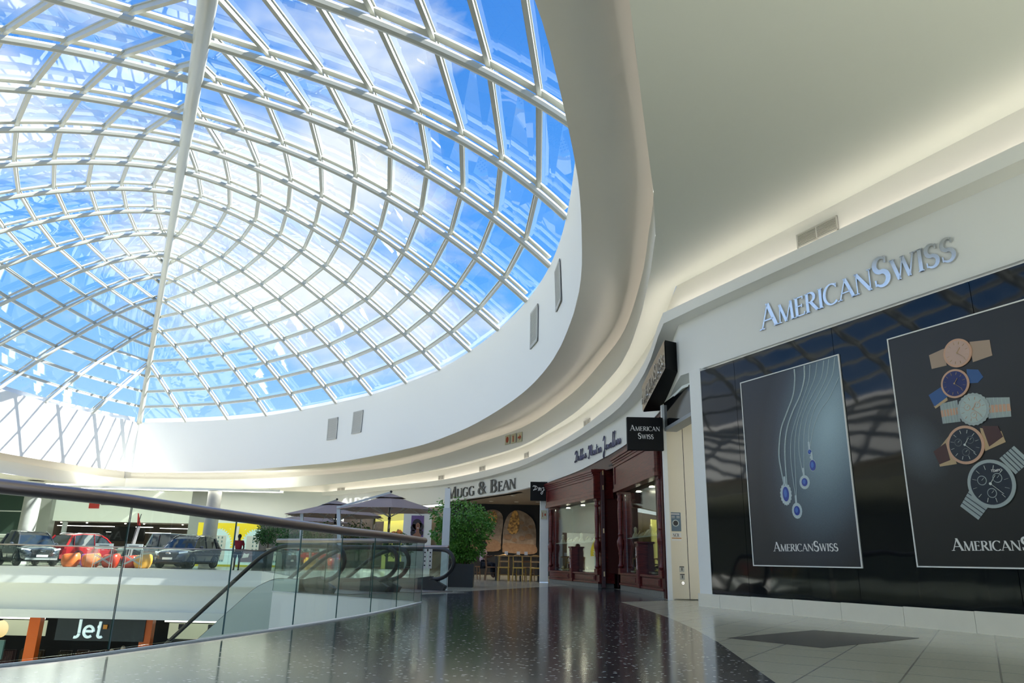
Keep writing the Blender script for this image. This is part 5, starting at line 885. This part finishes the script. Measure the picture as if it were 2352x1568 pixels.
mb = MB(); mb.box(-1.8, 3.2, -.02, -.004, 2.4, 2.75); plate(mb, [(.35, 2.42), (1.35, 2.42), (.85, 1.45)], -.004, .014); plate(mb, [(-1.8, 2.42), (-1.8, 1.75), (-1.55, 2.2), (-1.2, 2.42)], -.004, .014); mb.build('yellow_spandrel', M['gyel'], gw); mb = MB(); mb.box(.78, .95, -.12, -.02, 0, 2.55); mb.build('white_post', M['white'], gw); mb = MB(); plate(mb, [(1.2, .3), (3.1, .3), (3.1, .9), (1.2, 1.15)], -.02, .02); mb.build('printed_road', C_('print_mauve', (.22, .16, .18)), gw); mb = MB(); plate(mb, [(1.35, .55), (1.75, .6), (1.8, .85), (1.6, .8), (1.45, .88)], -.045, .01); mb.build('printed_bird', M['paper'], gw)
mb = MB(); mb.box(-20, -11, 50.05, 50.3, 2.75, 4.9); struct(mb.build('wall_far.001', M['ceil'])); mb = MB(); mb.box(-14.4, -12.6, 44.0, 44.4, 0, 2.55); struct(mb.build('wall_far.002', mat('brown_stone', (.20, .16, .12), .6, noise=(4., .25, (.32, .27, .2)))))
# ================================================================ lower storey shop
js = empty('shop_sign', (-20.4, 38.7, -2.88), 0, 'dark slate Jet sign board with white letters on the lower storey', 'sign'); mb = MB(); mb.box(-1.75, 2.6, 0, .15, -.56, .45); mb.build('board', C_('slate_board', (.018, .028, .034)), js)
mb = MB(); glyph(mb, 'J', -.9, -.42, .84, .15, (0, -.06)); mb.build('letter', M['paper'], js); mb = MB(); glyph(mb, 'e', -.42, -.42, .84, .14, (0, -.06)); mb.build('letter', M['paper'], js); mb = MB(); glyph(mb, 't', .2, -.42, .80, .15, (0, -.06)); mb.build('letter', M['paper'], js)
for k in range(3):
    kids(js)[1 + k].data.materials[0] = mat('sign_white', (.75, .85, .85), .4, emit=(.6, .8, .85), es=.18)
mb = MB(); mb.box(.58, .78, -.08, 0, .0, .2); mb.build('orange_square', C_('sign_orange', (.75, .30, .03)), js)
M['orange'] = mat('orange_pillar_paint', (.72, .13, .01), .4)
for x, lb_ in ((-23.3, 'orange square pillar left of the Jet sign'), (-17.75, 'orange square pillar right of the Jet sign')): e_ = empty('orange_pillar', (x, 38.75, -5.5), 0, lb_, 'pillar', 'orange pillars of the lower shop'); mb = MB(); mb.box(-.27, .27, 0, .35, 0, 3.1); mb.build('shaft', M['orange'], e_)
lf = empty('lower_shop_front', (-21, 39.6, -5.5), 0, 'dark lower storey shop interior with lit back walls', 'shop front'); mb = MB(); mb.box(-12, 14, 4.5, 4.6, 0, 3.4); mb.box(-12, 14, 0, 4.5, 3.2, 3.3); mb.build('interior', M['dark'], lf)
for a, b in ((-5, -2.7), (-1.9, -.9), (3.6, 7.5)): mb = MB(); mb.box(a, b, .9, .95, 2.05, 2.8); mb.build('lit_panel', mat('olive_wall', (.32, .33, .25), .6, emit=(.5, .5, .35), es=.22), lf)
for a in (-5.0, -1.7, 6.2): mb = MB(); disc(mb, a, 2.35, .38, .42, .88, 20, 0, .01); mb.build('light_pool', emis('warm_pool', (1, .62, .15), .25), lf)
for a, b in ((-6, -2.5), (-1.8, -.7), (2.0, 2.9), (3.6, 8)): mb = MB(); mb.box(a, b, .3, .35, 2.9, 2.97); mb.build('strip_light', emis('lower_strip', (1, .95, .8), 1.2), lf)
for a in (-1.5, 4.4, 5.9): mb = MB(); mb.box(a - .1, a + .1, .4, .6, 2.55, 2.8); mb.build('spotlight', M['black'], lf)
mb = MB(); mb.box(-12, -4.2, .1, .2, 1.0, 1.9); mb.build('blue_panel', C_('print_teal', (.12, .25, .25)), lf)
for x, z, lb_ in ((-19.1, -3.85, 'pale mannequin, right one of the pair under the Jet sign'), (-19.65, -4.0, 'pale mannequin, left one of the pair under the Jet sign'), (-23.9, -4.25, 'pale mannequin left of the orange pillar')):
    e_ = empty('mannequin', (x, 39.5, -5.5), 0, lb_, 'mannequin', 'mannequins in the lower shop'); hh = z + 5.5; mb = MB(); mb.sphere((0, 0, hh), .11, 12, 10, 1, 1, 1.25); mb.lathe([(.05, hh - .2), (.045, hh - .1)], 10); mb.build('head', C_('mannequin_cream', (.62, .55, .42)), e_); mb = MB(); mb.lathe([(.10, .1), (.12, .6), (.15, hh - .75), (.13, hh - .6), (.19, hh - .32), (.16, hh - .2), (.05, hh - .17)], 14); mb.build('torso', C_('mannequin_dress', (.10, .09, .05)), e_)
random.seed(5)
for i in range(14):
    x = -25.5 + i * .72
    if abs(x + 23.3) < .5 or abs(x + 17.75) < .5: continue
    e_ = empty('clothes_rail', (x, 40.8 + .3 * (i % 2), -5.5), 0, 'dark clothes rail with hanging garments inside the lower shop', 'clothes rail', 'clothes rails inside the lower shop'); mb = MB(); mb.tube([(-.3, 0, 0), (-.3, 0, 1.35), (.3, 0, 1.35), (.3, 0, 0)], .015, 5); mb.build('rail', M['rail'], e_); mb = MB(); [mb.box(-.27 + .07 * k, -.23 + .07 * k, -.2, .2, .55 + .1 * random.random(), 1.3) for k in range(8)]; mb.build('garments', mat('garments', (random.uniform(.02, .12), random.uniform(.02, .08), random.uniform(.01, .06)), .8), e_)
# ================================================================ cars
M['tyre'] = mat('tyre_rubber', (.012, .012, .013), .7); M['alloy'] = mat('alloy_wheel', (.42, .44, .46), .25, .9); M['carglass'] = mat('car_glass', (.02, .03, .04), .04, spec=.8); M['plastic'] = mat('black_plastic', (.015, .015, .017), .5); M['lamp'] = mat('headlamp_glass', (.55, .6, .65), .08, emit=(.7, .75, .8), es=.15); M['redlamp'] = mat('tail_lamp', (.25, .01, .01), .15)
def car(x, y, hd_, paint, label, style='suv', Lc=4.5, Wc=1.85, H=1.66, grille='mesh'):
    t = empty('car', (x, y, 0), hd_, label, 'car', 'cars parked on the gallery across the void'); hw = Wc / 2; box_ = style == 'jeep'
    # stations: x, z_bottom, z_belt, z_top (hood or deck), half width
    f = Lc / 2
    if box_: S_ = [(-f, .55, 1.05, 1.06, .74), (-f + .1, .45, 1.1, 1.12, .80), (-1.2, .42, 1.12, 1.14, .82), (.2, .42, 1.12, 1.14, .82), (.75, .42, 1.10, 1.16, .80), (1.4, .45, 1.06, 1.14, .74), (f - .15, .5, 1.0, 1.1, .68), (f - .05, .6, .95, 1.0, .66)]
    else: S_ = [(-f, .55, .95, .98, .70), (-f + .12, .34, 1.02, 1.06, .84), (-1.5, .28, 1.02, 1.08, .92), (-.5, .27, 1.00, 1.05, .925), (.6, .27, .97, 1.03, .925), (1.05, .28, .94, 1.06, .92), (1.6, .30, .88, 1.00, .91), (f - .25, .34, .80, .92, .86), (f - .06, .40, .70, .80, .72), (f, .46, .62, .66, .60)]
    rows = []
    for xs_, zb, zl, zt, w_ in S_:
        w_ = w_ * Wc / 1.85; half = [(0, zb), (w_ * .88, zb), (w_ * .97, zb + .12), (w_, zb + (zl - zb) * .55), (w_ * .985, zl - .04), (w_ * .93, zl), (w_ * .6, (zl + zt) / 2 + .02), (0, zt)]
        rows.append([(xs_, a, b) for a, b in half] + [(xs_, -a, b) for a, b in half[-2:0:-1]])
    mb = MB(); mb.loft(rows, closed=True); n = len(rows[0]); mb.add(rows[0], [tuple(range(n))]); mb.add(rows[-1], [tuple(range(n))[::-1]]); o = mb.build('body', paint, t, auto=42)
    # greenhouse
    if box_: G = [(-f + .12, 1.10, 1.12, .76, .76), (-f + .18, 1.1, H - .04, .76, .70), (-.1, 1.1, H, .78, .72), (.35, 1.12, H - .03, .78, .70), (.62, 1.12, 1.14, .78, .76)]
    else: G = [(-f + .12, 1.0, 1.02, .80, .80), (-f + .55, 1.02, H - .10, .82, .62), (-1.0, 1.02, H - .01, .84, .66), (-.3, 1.0, H, .85, .67), (.25, 1.0, H - .05, .85, .66), (.62, 1.0, H - .2, .85, .68), (1.2, .98, 1.02, .84, .82)]
    rows = [[(a, -wb, zb), (a, -wt, zt), (a, 0, zt + .03), (a, wt, zt), (a, wb, zb)] for a, zb, zt, wb, wt in G]; mb = MB(); mb.loft(rows); mb.build('windows', M['carglass'], t)
    mb = MB(); rr = [[(a, -wt * 1.01, zt - .02), (a, -wt, zt + .012), (a, 0, zt + .045), (a, wt, zt + .012), (a, wt * 1.01, zt - .02)] for a, zb, zt, wb, wt in G[1:-1 if box_ else -2]]; mb.loft(rr); mb.build('roof', paint, t, smooth=True)
    mb = MB()
    for sy in (-1, 1):
        for k, g0 in enumerate(G):
            if k in (1, len(G) - 2 if box_ else 3, len(G) - 3 if box_ else 1): mb.bar((g0[0], sy * g0[3] * 1.01, g0[1]), (g0[0] + (.12 if k == 1 else 0), sy * g0[4] * 1.015, g0[2]), .10 if k == 1 else .06, .02, (1, 0, 0))
        a, b = G[-1], G[-2]; c = G[-3] if not box_ else G[-2]; mb.bar((a[0], sy * a[3], a[1]), (b[0], sy * b[4] * 1.02, b[2]), .07, .05, (0, 1, 0)); mb.bar((b[0], sy * b[4] * 1.02, b[2]), (c[0], sy * c[4] * 1.02, c[2]), .07, .05, (0, 1, 0))
        mb.bar((G[0][0], sy * G[0][3], G[0][1]), (G[1][0], sy * G[1][4] * 1.02, G[1][2]), .12, .06, (0, 1, 0))
    mb.build('pillars', paint, t)
    if not box_:
        for sy in (-1, 1): mb = MB(); mb.tube([(-1.5, sy * .58, H - .03), (-1.3, sy * .60, H + .05), (.1, sy * .62, H + .05), (.35, sy * .62, H - .03)], .018, 6); mb.build('roof_rail', M['alu'], t)
    ax = 1.38 * Lc / 4.5; wr = .40 if box_ else .365
    for sx in (-ax, ax):
        for sy in (-1, 1):
            wh = empty('wheel', (sx, sy * (hw - .10), wr), 0); wh.parent = t; mb = MB(); q = [(wr * .62, -.11), (wr * .92, -.12), (wr, -.08), (wr, .08), (wr * .92, .12), (wr * .62, .11)]; n = 26
            mb.loft([[(r * cos(2 * pi * i / n), w2, r * sin(2 * pi * i / n)) for i in range(n)] for r, w2 in q + [q[0]]], closed=True); mb.build('tyre', M['tyre'], wh, auto=40)
            mb = MB(); yy = sy * .09; mb.tube([(wr * .62 * cos(2 * pi * i / n), yy, wr * .62 * sin(2 * pi * i / n)) for i in range(n)], .022, 6, closed=True)
            for k in range(5):
                a = 2 * pi * k / 5 + .3
                for d_ in (-.16, .16): mb.bar((.04 * cos(a), yy, .04 * sin(a)), (wr * .62 * cos(a + d_), yy, wr * .62 * sin(a + d_)), .03, .035, (0, 1, 0))
            mb.lathe([(.05, 0), (.05, .02)], 10, (0, 0, 0)); mb.build('rim', M['alloy'], wh); mb = MB(); n = 20; mb.add([(wr * .6 * cos(2 * pi * i / n), sy * .03, wr * .6 * sin(2 * pi * i / n)) for i in range(n)], [tuple(range(n))]); mb.build('brake_disc', M['plastic'], wh)
            mb = MB(); yb = sy * (hw + (.05 if box_ else .002)); n = 14; ro = wr + (.14 if box_ else .075)
            mb.loft([[(sx + ro * cos(pi * i / n), yb, wr + ro * sin(pi * i / n)), (sx + (wr + .02) * cos(pi * i / n), yb, wr + (wr + .02) * sin(pi * i / n)), (sx + (wr + .02) * cos(pi * i / n), yb - sy * .25, wr + (wr + .02) * sin(pi * i / n))] for i in range(n + 1)]); mb.build('wheel_arch', M['plastic'] if not box_ else M['plastic'], t)
    mb = MB(); mb.box(-f + .25, f - .3, -hw * .86, hw * .86, .22, .36); [mb.box(-.95, .95, sy * hw * .97 - .03, sy * hw * .97 + .03, .26, .36) for sy in (-1, 1)]; mb.build('sill', M['plastic'], t)
    # front
    if box_:
        mb = MB(); mb.box(f - .08, f - .02, -.55, .55, .72, 1.02); mb.build('grille', paint, t); mb = MB(); [mb.box(f - .02, f + .0, -.42 + .13 * k, -.36 + .13 * k, .75, .99) for k in range(7)]; mb.build('grille_slots', M['plastic'], t)
        mb = MB(); mb.box(f - .02, f + .12, -.8, .8, .5, .66); mb.build('bumper', M['plastic'], t)
        for sy in (-1, 1): mb = MB(); mb.box(f - .85, f - .0, sy * .70 - .16, sy * .70 + .16, .86, .93); mb.build('fender', paint, t)
        mb = MB(); mb.tube([(-f - .1 + .36 * 0, .0 + .36 * cos(a), .95 + .36 * sin(a)) for a in [2 * pi * i / 20 for i in range(20)]], .11, 8, closed=True); mb.build('spare_wheel', M['tyre'], t)
    else:
        mb = MB(); mb.add([(f + .0, -.50, .80), (f + .0, .50, .80), (f + .03, .42, .50), (f + .03, -.42, .50), (f - .06, -.56, .74), (f - .06, .56, .74)], [(0, 1, 2, 3), (0, 3, 4), (1, 5, 2)]); mb.build('grille', M['plastic'], t)
        mb = MB()
        if grille == 'mesh':
            for r_ in range(7):
                for c in range(13):
                    yy = -.46 + .076 * c + (.038 if r_ % 2 else 0)
                    if abs(yy) < .50 - (r_ * .012): mb.box(f + .0, f + .035, yy - .017, yy + .017, .515 + .04 * r_, .535 + .04 * r_)
        else:
            for r_ in range(5): mb.box(f + .0, f + .032, -.42, .42, .52 + .055 * r_, .53 + .055 * r_)
            mb.bar((f + .01, -.62, .49), (f + .01, .62, .49), .02, .025)
        mb.build('grille_mesh', M['chrome'] if grille == 'mesh' else M['dgrey'], t)
        mb = MB(); mb.tube([(f + .045, .115 * cos(a), .745 + .035 * sin(a)) for a in [2 * pi * i / 18 for i in range(18)]], .008, 5, closed=True); mb.bar((f + .045, -.05, .72), (f + .045, 0, .775), .01, .012, (1, 0, 0)); mb.bar((f + .045, .05, .72), (f + .045, 0, .775), .01, .012, (1, 0, 0)); mb.build('badge', M['chrome'], t)
        for sy in (-1, 1):
            mb = MB(); mb.add([(f - .10, sy * .50, .80), (f - .34, sy * .86, .86), (f - .30, sy * .885, .80), (f - .05, sy * .54, .73)], [(0, 1, 2, 3)]); o_ = mb.build('headlight', M['lamp'], t); o_.modifiers.new('s', 'SOLIDIFY').thickness = .04
            mb = MB(); mb.add([(f - .10, sy * .62, .62), (f - .22, sy * .82, .62), (f - .22, sy * .82, .44), (f - .08, sy * .62, .46)], [(0, 1, 2, 3)]); o_ = mb.build('fog_lamp', M['plastic'], t); o_.modifiers.new('s', 'SOLIDIFY').thickness = .03
        mb = MB(); mb.box(f + .03, f + .05, -.26, .26, .44, .55); mb.build('number_plate', M['paper'], t); mb = MB(); mb.box(f - .18, f + .02, -.72, .72, .30, .40); mb.build('bumper_lip', M['alu'] if grille == 'mesh' else M['plastic'], t)
        for sy in (-1, 1): mb = MB(); mb.box(-f - .02, -f + .14, sy * .62 - .2, sy * .62 + .2, .88, .98); mb.build('tail_light', M['redlamp'], t)
        mb = MB(); mb.box(-f - .03, -f + .02, -.26, .26, .70, .82); mb.build('number_plate', M['paper'], t)
    for sy in (-1, 1):
        mb = MB(); mb.sphere((.72, sy * (hw + .10), 1.08), .1, 10, 6, .7, 1.1, .75); mb.bar((.74, sy * (hw - .08), 1.03), (.74, sy * (hw + .06), 1.05), .04, .03); mb.build('mirror', paint if not box_ else M['plastic'], t)
        for xx in (.25, -.75): mb = MB(); mb.box(xx - .1, xx + .1, sy * (hw * .985) - .012, sy * (hw * .985) + .012, .86, .885); mb.build('door_handle', M['alu'], t)
        mb = MB(); [mb.box(xx, xx + .012, sy * hw * .985 - .008, sy * hw * .985 + .008, .36, .97) for xx in (.85, -.12, -1.05)]; mb.build('door_gap', M['plastic'], t)
    return t
paint = lambda n, c: mat(n, c, .22, .55, coat=1.)
P1 = paint('graphite_paint', (.085, .095, .115)); P2 = paint('red_paint', (.60, .02, .03)); P3 = paint('sage_grey_paint', (.30, .34, .29)); P4 = paint('grey_brown_paint', (.13, .12, .12))
car(-25.1, 40.0, radians(-42), P1, 'dark graphite SUV with a sparkling mesh grille and white plate, farthest left', H=1.70)
car(-24.6, 44.6, radians(72), P2, 'bright red SUV seen from behind and the side', H=1.70)
car(-20.7, 45.3, radians(196), P3, 'sage grey boxy off-road car partly hidden behind the dark grey SUV', 'jeep', H=1.86, Lc=4.3)
car(-17.5, 41.9, radians(-93), P4, 'dark grey-brown SUV facing the void with an oval badge', H=1.70, grille='bar')
# ================================================================ moulded seats and stands
def pouf(x, y, rz, col, label, tip=0., s=1.):
    mb = MB(); rows = []
    for k, (w_, z) in enumerate([(.30, .0), (.40, .08), (.47, .3), (.48, .5), (.44, .68), (.36, .76), (.2, .74), (.12, .60)]):
        rows.append([(s * w_ * (1 + tip * (k > 3) * max(0, -cos(a)) * .8) * (abs(cos(a)) ** .8 * (1 if cos(a) > 0 else -1)), s * w_ * .9 * (abs(sin(a)) ** .8 * (1 if sin(a) > 0 else -1)), s * z * (1 + (.06 * cos(a)))) for a in [2 * pi * i / 24 for i in range(24)]])
    mb.loft(rows, closed=True); mb.add(rows[0], [tuple(range(24))[::-1]]); mb.add(rows[-1], [tuple(range(24))]); o = mb.build('pouf', col, smooth=True); o.location = (x, y, 0); o.rotation_euler = (0, 0, rz); o.scale = (.88, .90, .86); return tag(o, label, 'seat', 'row of glossy moulded seats')
O1 = mat('orange_plastic', (.80, .17, .035), .4); O2 = mat('red_orange_plastic', (.62, .05, .02), .25); O3 = mat('yellow_orange_plastic', (.82, .38, .05), .25); O4 = mat('purple_plastic', (.25, .05, .35), .3)
pouf(-22.0, 38.6, .3, O1, 'glossy orange moulded seat, leftmost in the row'); pouf(-21.0, 38.65, 0, O1, 'glossy orange moulded seat, second from the left'); pouf(-20.02, 38.7, .1, O2, 'red-orange moulded seat behind the left folding stand'); pouf(-19.18, 38.95, 0, O2, 'red moulded seat with a pointed lip between the two folding stands', tip=.6, s=.9); pouf(-18.45, 38.8, 0, O3, 'yellow-orange moulded seat behind the right folding stand'); pouf(-21.7, 39.7, .2, O4, 'purple moulded seat peeking out behind the orange ones')
def stand(x, y, label):
    t = empty('folding_stand', (x, y, 0), 0, label, 'sign stand', 'pair of folding X-leg sign stands'); 
    for sx in (-.42, .42):
        for sy in (-.12, .12): mb = MB(); mb.tube([(sx, sy, 0), (sx * .95, sy * .6, .92)], .014, 6); mb.build('leg', M['alu'], t)
    for sy in (-.1, .1): mb = MB(); mb.bar((-.41, sy, .18), (.41, sy, .62), .02, .035); mb.build('cross_bar', M['alu'], t); mb = MB(); mb.bar((.41, sy + .02, .18), (-.41, sy + .02, .62), .02, .035); mb.build('cross_bar', M['alu'], t)
    mb = MB(); mb.box(-.45, .45, -.10, -.08, .90, 1.16); mb.build('sign_plate', M['paper'], t); mb = MB(); mb.box(-.25, .25, -.105, -.1, 1.05, 1.08); mb.box(-.32, .32, -.105, -.1, .98, 1.01); mb.build('plate_lines', M['dgrey'], t)
stand(-20.1, 38.05, 'folding X-leg stand with a white plate, left of the pair'); stand(-18.65, 38.1, 'folding X-leg stand with a white plate, right of the pair')
fl = empty('feather_flag', (-20.1, 40.6, 0), 0, 'tall narrow white feather flag with a red tip leaning beside the seats', 'flag'); mb = MB(); mb.lathe([(.22, 0), (.22, .04), (.03, .06)], 14); mb.build('base', M['plastic'], fl)
mb = MB(); mb.tube([(0, 0, .05), (.05, 0, 1.2), (.30, 0, 2.75)], .02, 6); mb.build('pole', M['plastic'], fl); mb = MB(); mb.add([(-.10, 0, .45), (.10, 0, .45), (.36, 0, 2.1), (.16, 0, 2.1)], [(0, 1, 2, 3)]); o = mb.build('banner', M['paper'], fl); o.modifiers.new('s', 'SOLIDIFY').thickness = .01
mb = MB(); mb.add([(.17, 0, 2.15), (.36, 0, 2.15), (.16, 0, 2.78), (.10, 0, 2.80)], [(0, 1, 2, 3)]); o = mb.build('red_tip', C_('store_red', (.62, .03, .02)), fl); o.modifiers.new('s', 'SOLIDIFY').thickness = .01
# ================================================================ people
def skin(name, verts, edges, radii, m_, parent, sub=2, root=0):
    me = bpy.data.meshes.new(name); me.from_pydata([Vector(v) for v in verts], edges, []); o = bpy.data.objects.new(name, me); COL.objects.link(o); o.parent = parent; me.materials.append(m_)
    o.modifiers.new('skin', 'SKIN').use_smooth_shade = True; sv = me.skin_vertices[0].data
    for i, r in enumerate(radii): sv[i].radius = r if hasattr(r, '__len__') else (r, r)
    sv[root].use_root = True; s = o.modifiers.new('sub', 'SUBSURF'); s.levels = sub; s.render_levels = sub; return o
SK = mat('dark_skin', (.10, .045, .028), .5); SHR = mat('red_cloth', (.32, .012, .02), .8); NV = mat('navy_cloth', (.012, .016, .03), .8); HR = mat('black_hair', (.01, .008, .008), .8)
def body(parent, V, E_, R_): return skin('body', V, E_, R_, SK, parent, 2)
ps = empty('person', (-13.7, 38.75, 0), radians(-70), 'person standing across the void in a red top, dark shorts and dark shoes', 'person')
# local +x is where the person faces
V = [(0, 0, .92), (0, 0, 1.08), (.01, 0, 1.30), (0, 0, 1.43), (.01, 0, 1.52), (.03, 0, 1.60), (.035, 0, 1.68),
     (0, .10, .88), (.02, .11, .50), (-.02, .11, .09), (.10, .12, .03), (0, -.10, .88), (.05, -.11, .50), (.0, -.11, .09), (.12, -.12, .03),
     (0, .19, 1.39), (-.05, .26, 1.12), (.10, .22, .93), (.16, .20, .86), (0, -.19, 1.39), (-.06, -.25, 1.12), (.08, -.22, .92), (.14, -.20, .85)]
E_ = [(0, 1), (1, 2), (2, 3), (3, 4), (4, 5), (5, 6), (0, 7), (7, 8), (8, 9), (9, 10), (0, 11), (11, 12), (12, 13), (13, 14), (2, 15), (15, 16), (16, 17), (17, 18), (2, 19), (19, 20), (20, 21), (21, 22)]
R_ = [(.12, .15), (.10, .13), (.11, .16), (.06, .07), (.05, .05), (.09, .075), (.07, .065), .085, .06, .04, .035, .085, .06, .04, .035, .055, .042, .033, .028, .055, .042, .033, .028]
body(ps, V, E_, R_)
for sy in (1, -1):        # short fingers on each hand
    for k in range(5): b0 = Vector((.17 if sy > 0 else .15, sy * .20 + (k - 2) * .014, .84 + (.02 if k == 0 or k == 4 else 0))); mb = MB(); mb.tube([b0, b0 + Vector((.03, 0, -.03)), b0 + Vector((.035, 0, -.06))], [.009, .008, .006], 6); mb.build('finger', SK, ps)
skin('shirt', [(0, 0, .98), (0, 0, 1.15), (.01, 0, 1.32), (0, 0, 1.44), (0, .19, 1.40), (-.04, .25, 1.18), (0, -.19, 1.40), (-.05, -.24, 1.18)], [(0, 1), (1, 2), (2, 3), (2, 4), (4, 5), (2, 6), (6, 7)], [(.15, .18), (.135, .165), (.135, .185), (.075, .085), .075, .062, .075, .062], SHR, ps)
skin('shorts', [(0, 0, .97), (0, .10, .86), (.02, .115, .56), (0, -.10, .86), (.04, -.115, .56)], [(0, 1), (1, 2), (0, 3), (3, 4)], [(.145, .175), .115, .095, .115, .095], NV, ps)
mb = MB(); mb.sphere((.02, 0, 1.66), .108, 14, 10, 1.05, .88, 1.05); mb.build('hair', HR, ps, smooth=True)
for sy in (.11, -.12): mb = MB(); mb.sphere((.06 + (.02 if sy < 0 else 0), sy, .045), .12, 12, 6, 1.15, .42, .38); mb.build('shoe', mat('dark_shoe', (.04, .015, .012), .6), ps, smooth=True)
mb = MB(); mb.sphere((.118, 0, 1.61), .014, 6, 5, 1.2, 1, 1.3); [mb.sphere((.112, sy * .032, 1.64), .010, 6, 5) for sy in (-1, 1)]; mb.sphere((.108, 0, 1.572), .016, 6, 5, .6, 1.6, .5); mb.build('face', SK, ps, smooth=True)
# seated guest in the cafe
pg = empty('person', (-.98, 30.3, .05), radians(-20), 'person seated at the cafe table end in a pink and white floral top', 'person')
V = [(0, 0, .55), (0, 0, .75), (.02, 0, .98), (.03, 0, 1.10), (.04, 0, 1.17), (.07, 0, 1.25), (.07, 0, 1.32), (.08, .10, .53), (.46, .12, .54), (.44, .12, .12), (.54, .12, .05), (.08, -.10, .53), (.46, -.12, .54), (.44, -.12, .12), (.54, -.12, .05), (.0, .18, 1.04), (.10, .24, .80), (.34, .18, .86), (.0, -.18, 1.04), (.10, -.24, .80), (.34, -.18, .86)]
E_ = [(0, 1), (1, 2), (2, 3), (3, 4), (4, 5), (5, 6), (0, 7), (7, 8), (8, 9), (9, 10), (0, 11), (11, 12), (12, 13), (13, 14), (2, 15), (15, 16), (16, 17), (2, 18), (18, 19), (19, 20)]
body(pg, V, E_, [(.12, .15), (.1, .13), (.11, .15), (.05, .06), .05, (.085, .07), (.07, .06), .085, .065, .04, .035, .085, .065, .04, .035, .05, .04, .03, .05, .04, .03])
skin('top', [(0, 0, .58), (0, 0, .80), (.02, 0, 1.0), (.03, 0, 1.10), (0, .18, 1.05), (.06, .23, .90), (0, -.18, 1.05), (.06, -.23, .90)], [(0, 1), (1, 2), (2, 3), (2, 4), (4, 5), (2, 6), (6, 7)], [(.15, .17), (.13, .16), (.13, .17), (.07, .08), .075, .06, .075, .06], mat('floral_cloth', (.55, .30, .36), .8, noise=(22., .12, (.75, .68, .70))), pg)
skin('trousers', [(0, 0, .58), (.08, .10, .54), (.46, .12, .55), (.44, .12, .14), (.08, -.10, .54), (.46, -.12, .55), (.44, -.12, .14)], [(0, 1), (1, 2), (2, 3), (0, 4), (4, 5), (5, 6)], [(.14, .17), .11, .08, .06, .11, .08, .06], NV, pg)
mb = MB(); mb.sphere((.04, 0, 1.30), .115, 14, 10, 1, .92, 1.05); mb.sphere((-.07, 0, 1.34), .05, 8, 6); mb.build('hair', HR, pg, smooth=True); mb = MB(); mb.sphere((.155, 0, 1.25), .012, 6, 5, 1.2, 1, 1.3); [mb.sphere((.148, sy * .03, 1.275), .009, 6, 5) for sy in (-1, 1)]; mb.sphere((.145, 0, 1.215), .014, 6, 5, .6, 1.6, .5); mb.build('face', SK, pg, smooth=True)
# ================================================================ gallery light slots; side behind the viewer left open to admit sky light
gl_ = empty('ceiling_light_slot', (-22, 47.3, 4.62), 0, 'long white light slot in the gallery ceiling above the cars', 'light'); mb = MB(); mb.box(-11, 7.5, -.35, .35, .0, .05); mb.build('diffuser', emis('slot_glow', (1, 1, .88), 2.4), gl_); mb = MB(); mb.box(-11.1, 7.6, -.42, -.35, -.03, .1); mb.box(-11.1, 7.6, .35, .42, -.03, .1); mb.build('frame', M['ceil'], gl_)

for x, y, lb_ in ((-2.02, 18.62, 'left one of two white printed notice strips on the escalator glass'), (-1.90, 18.74, 'right one of two white printed notice strips on the escalator glass')):
    e_ = empty('notice_strip', (x, y, .52), radians(38), lb_, 'notice', 'white notice strips on the escalator glass'); mb = MB(); mb.box(-.055, .055, -.004, .004, 0, .46); mb.build('strip', M['paper'], e_); mb = MB(); [mb.box(-.02, .02, -.008, -.004, .06 + .1 * k, .09 + .1 * k) for k in range(4)]; mb.build('printed_marks', M['dgrey'], e_)
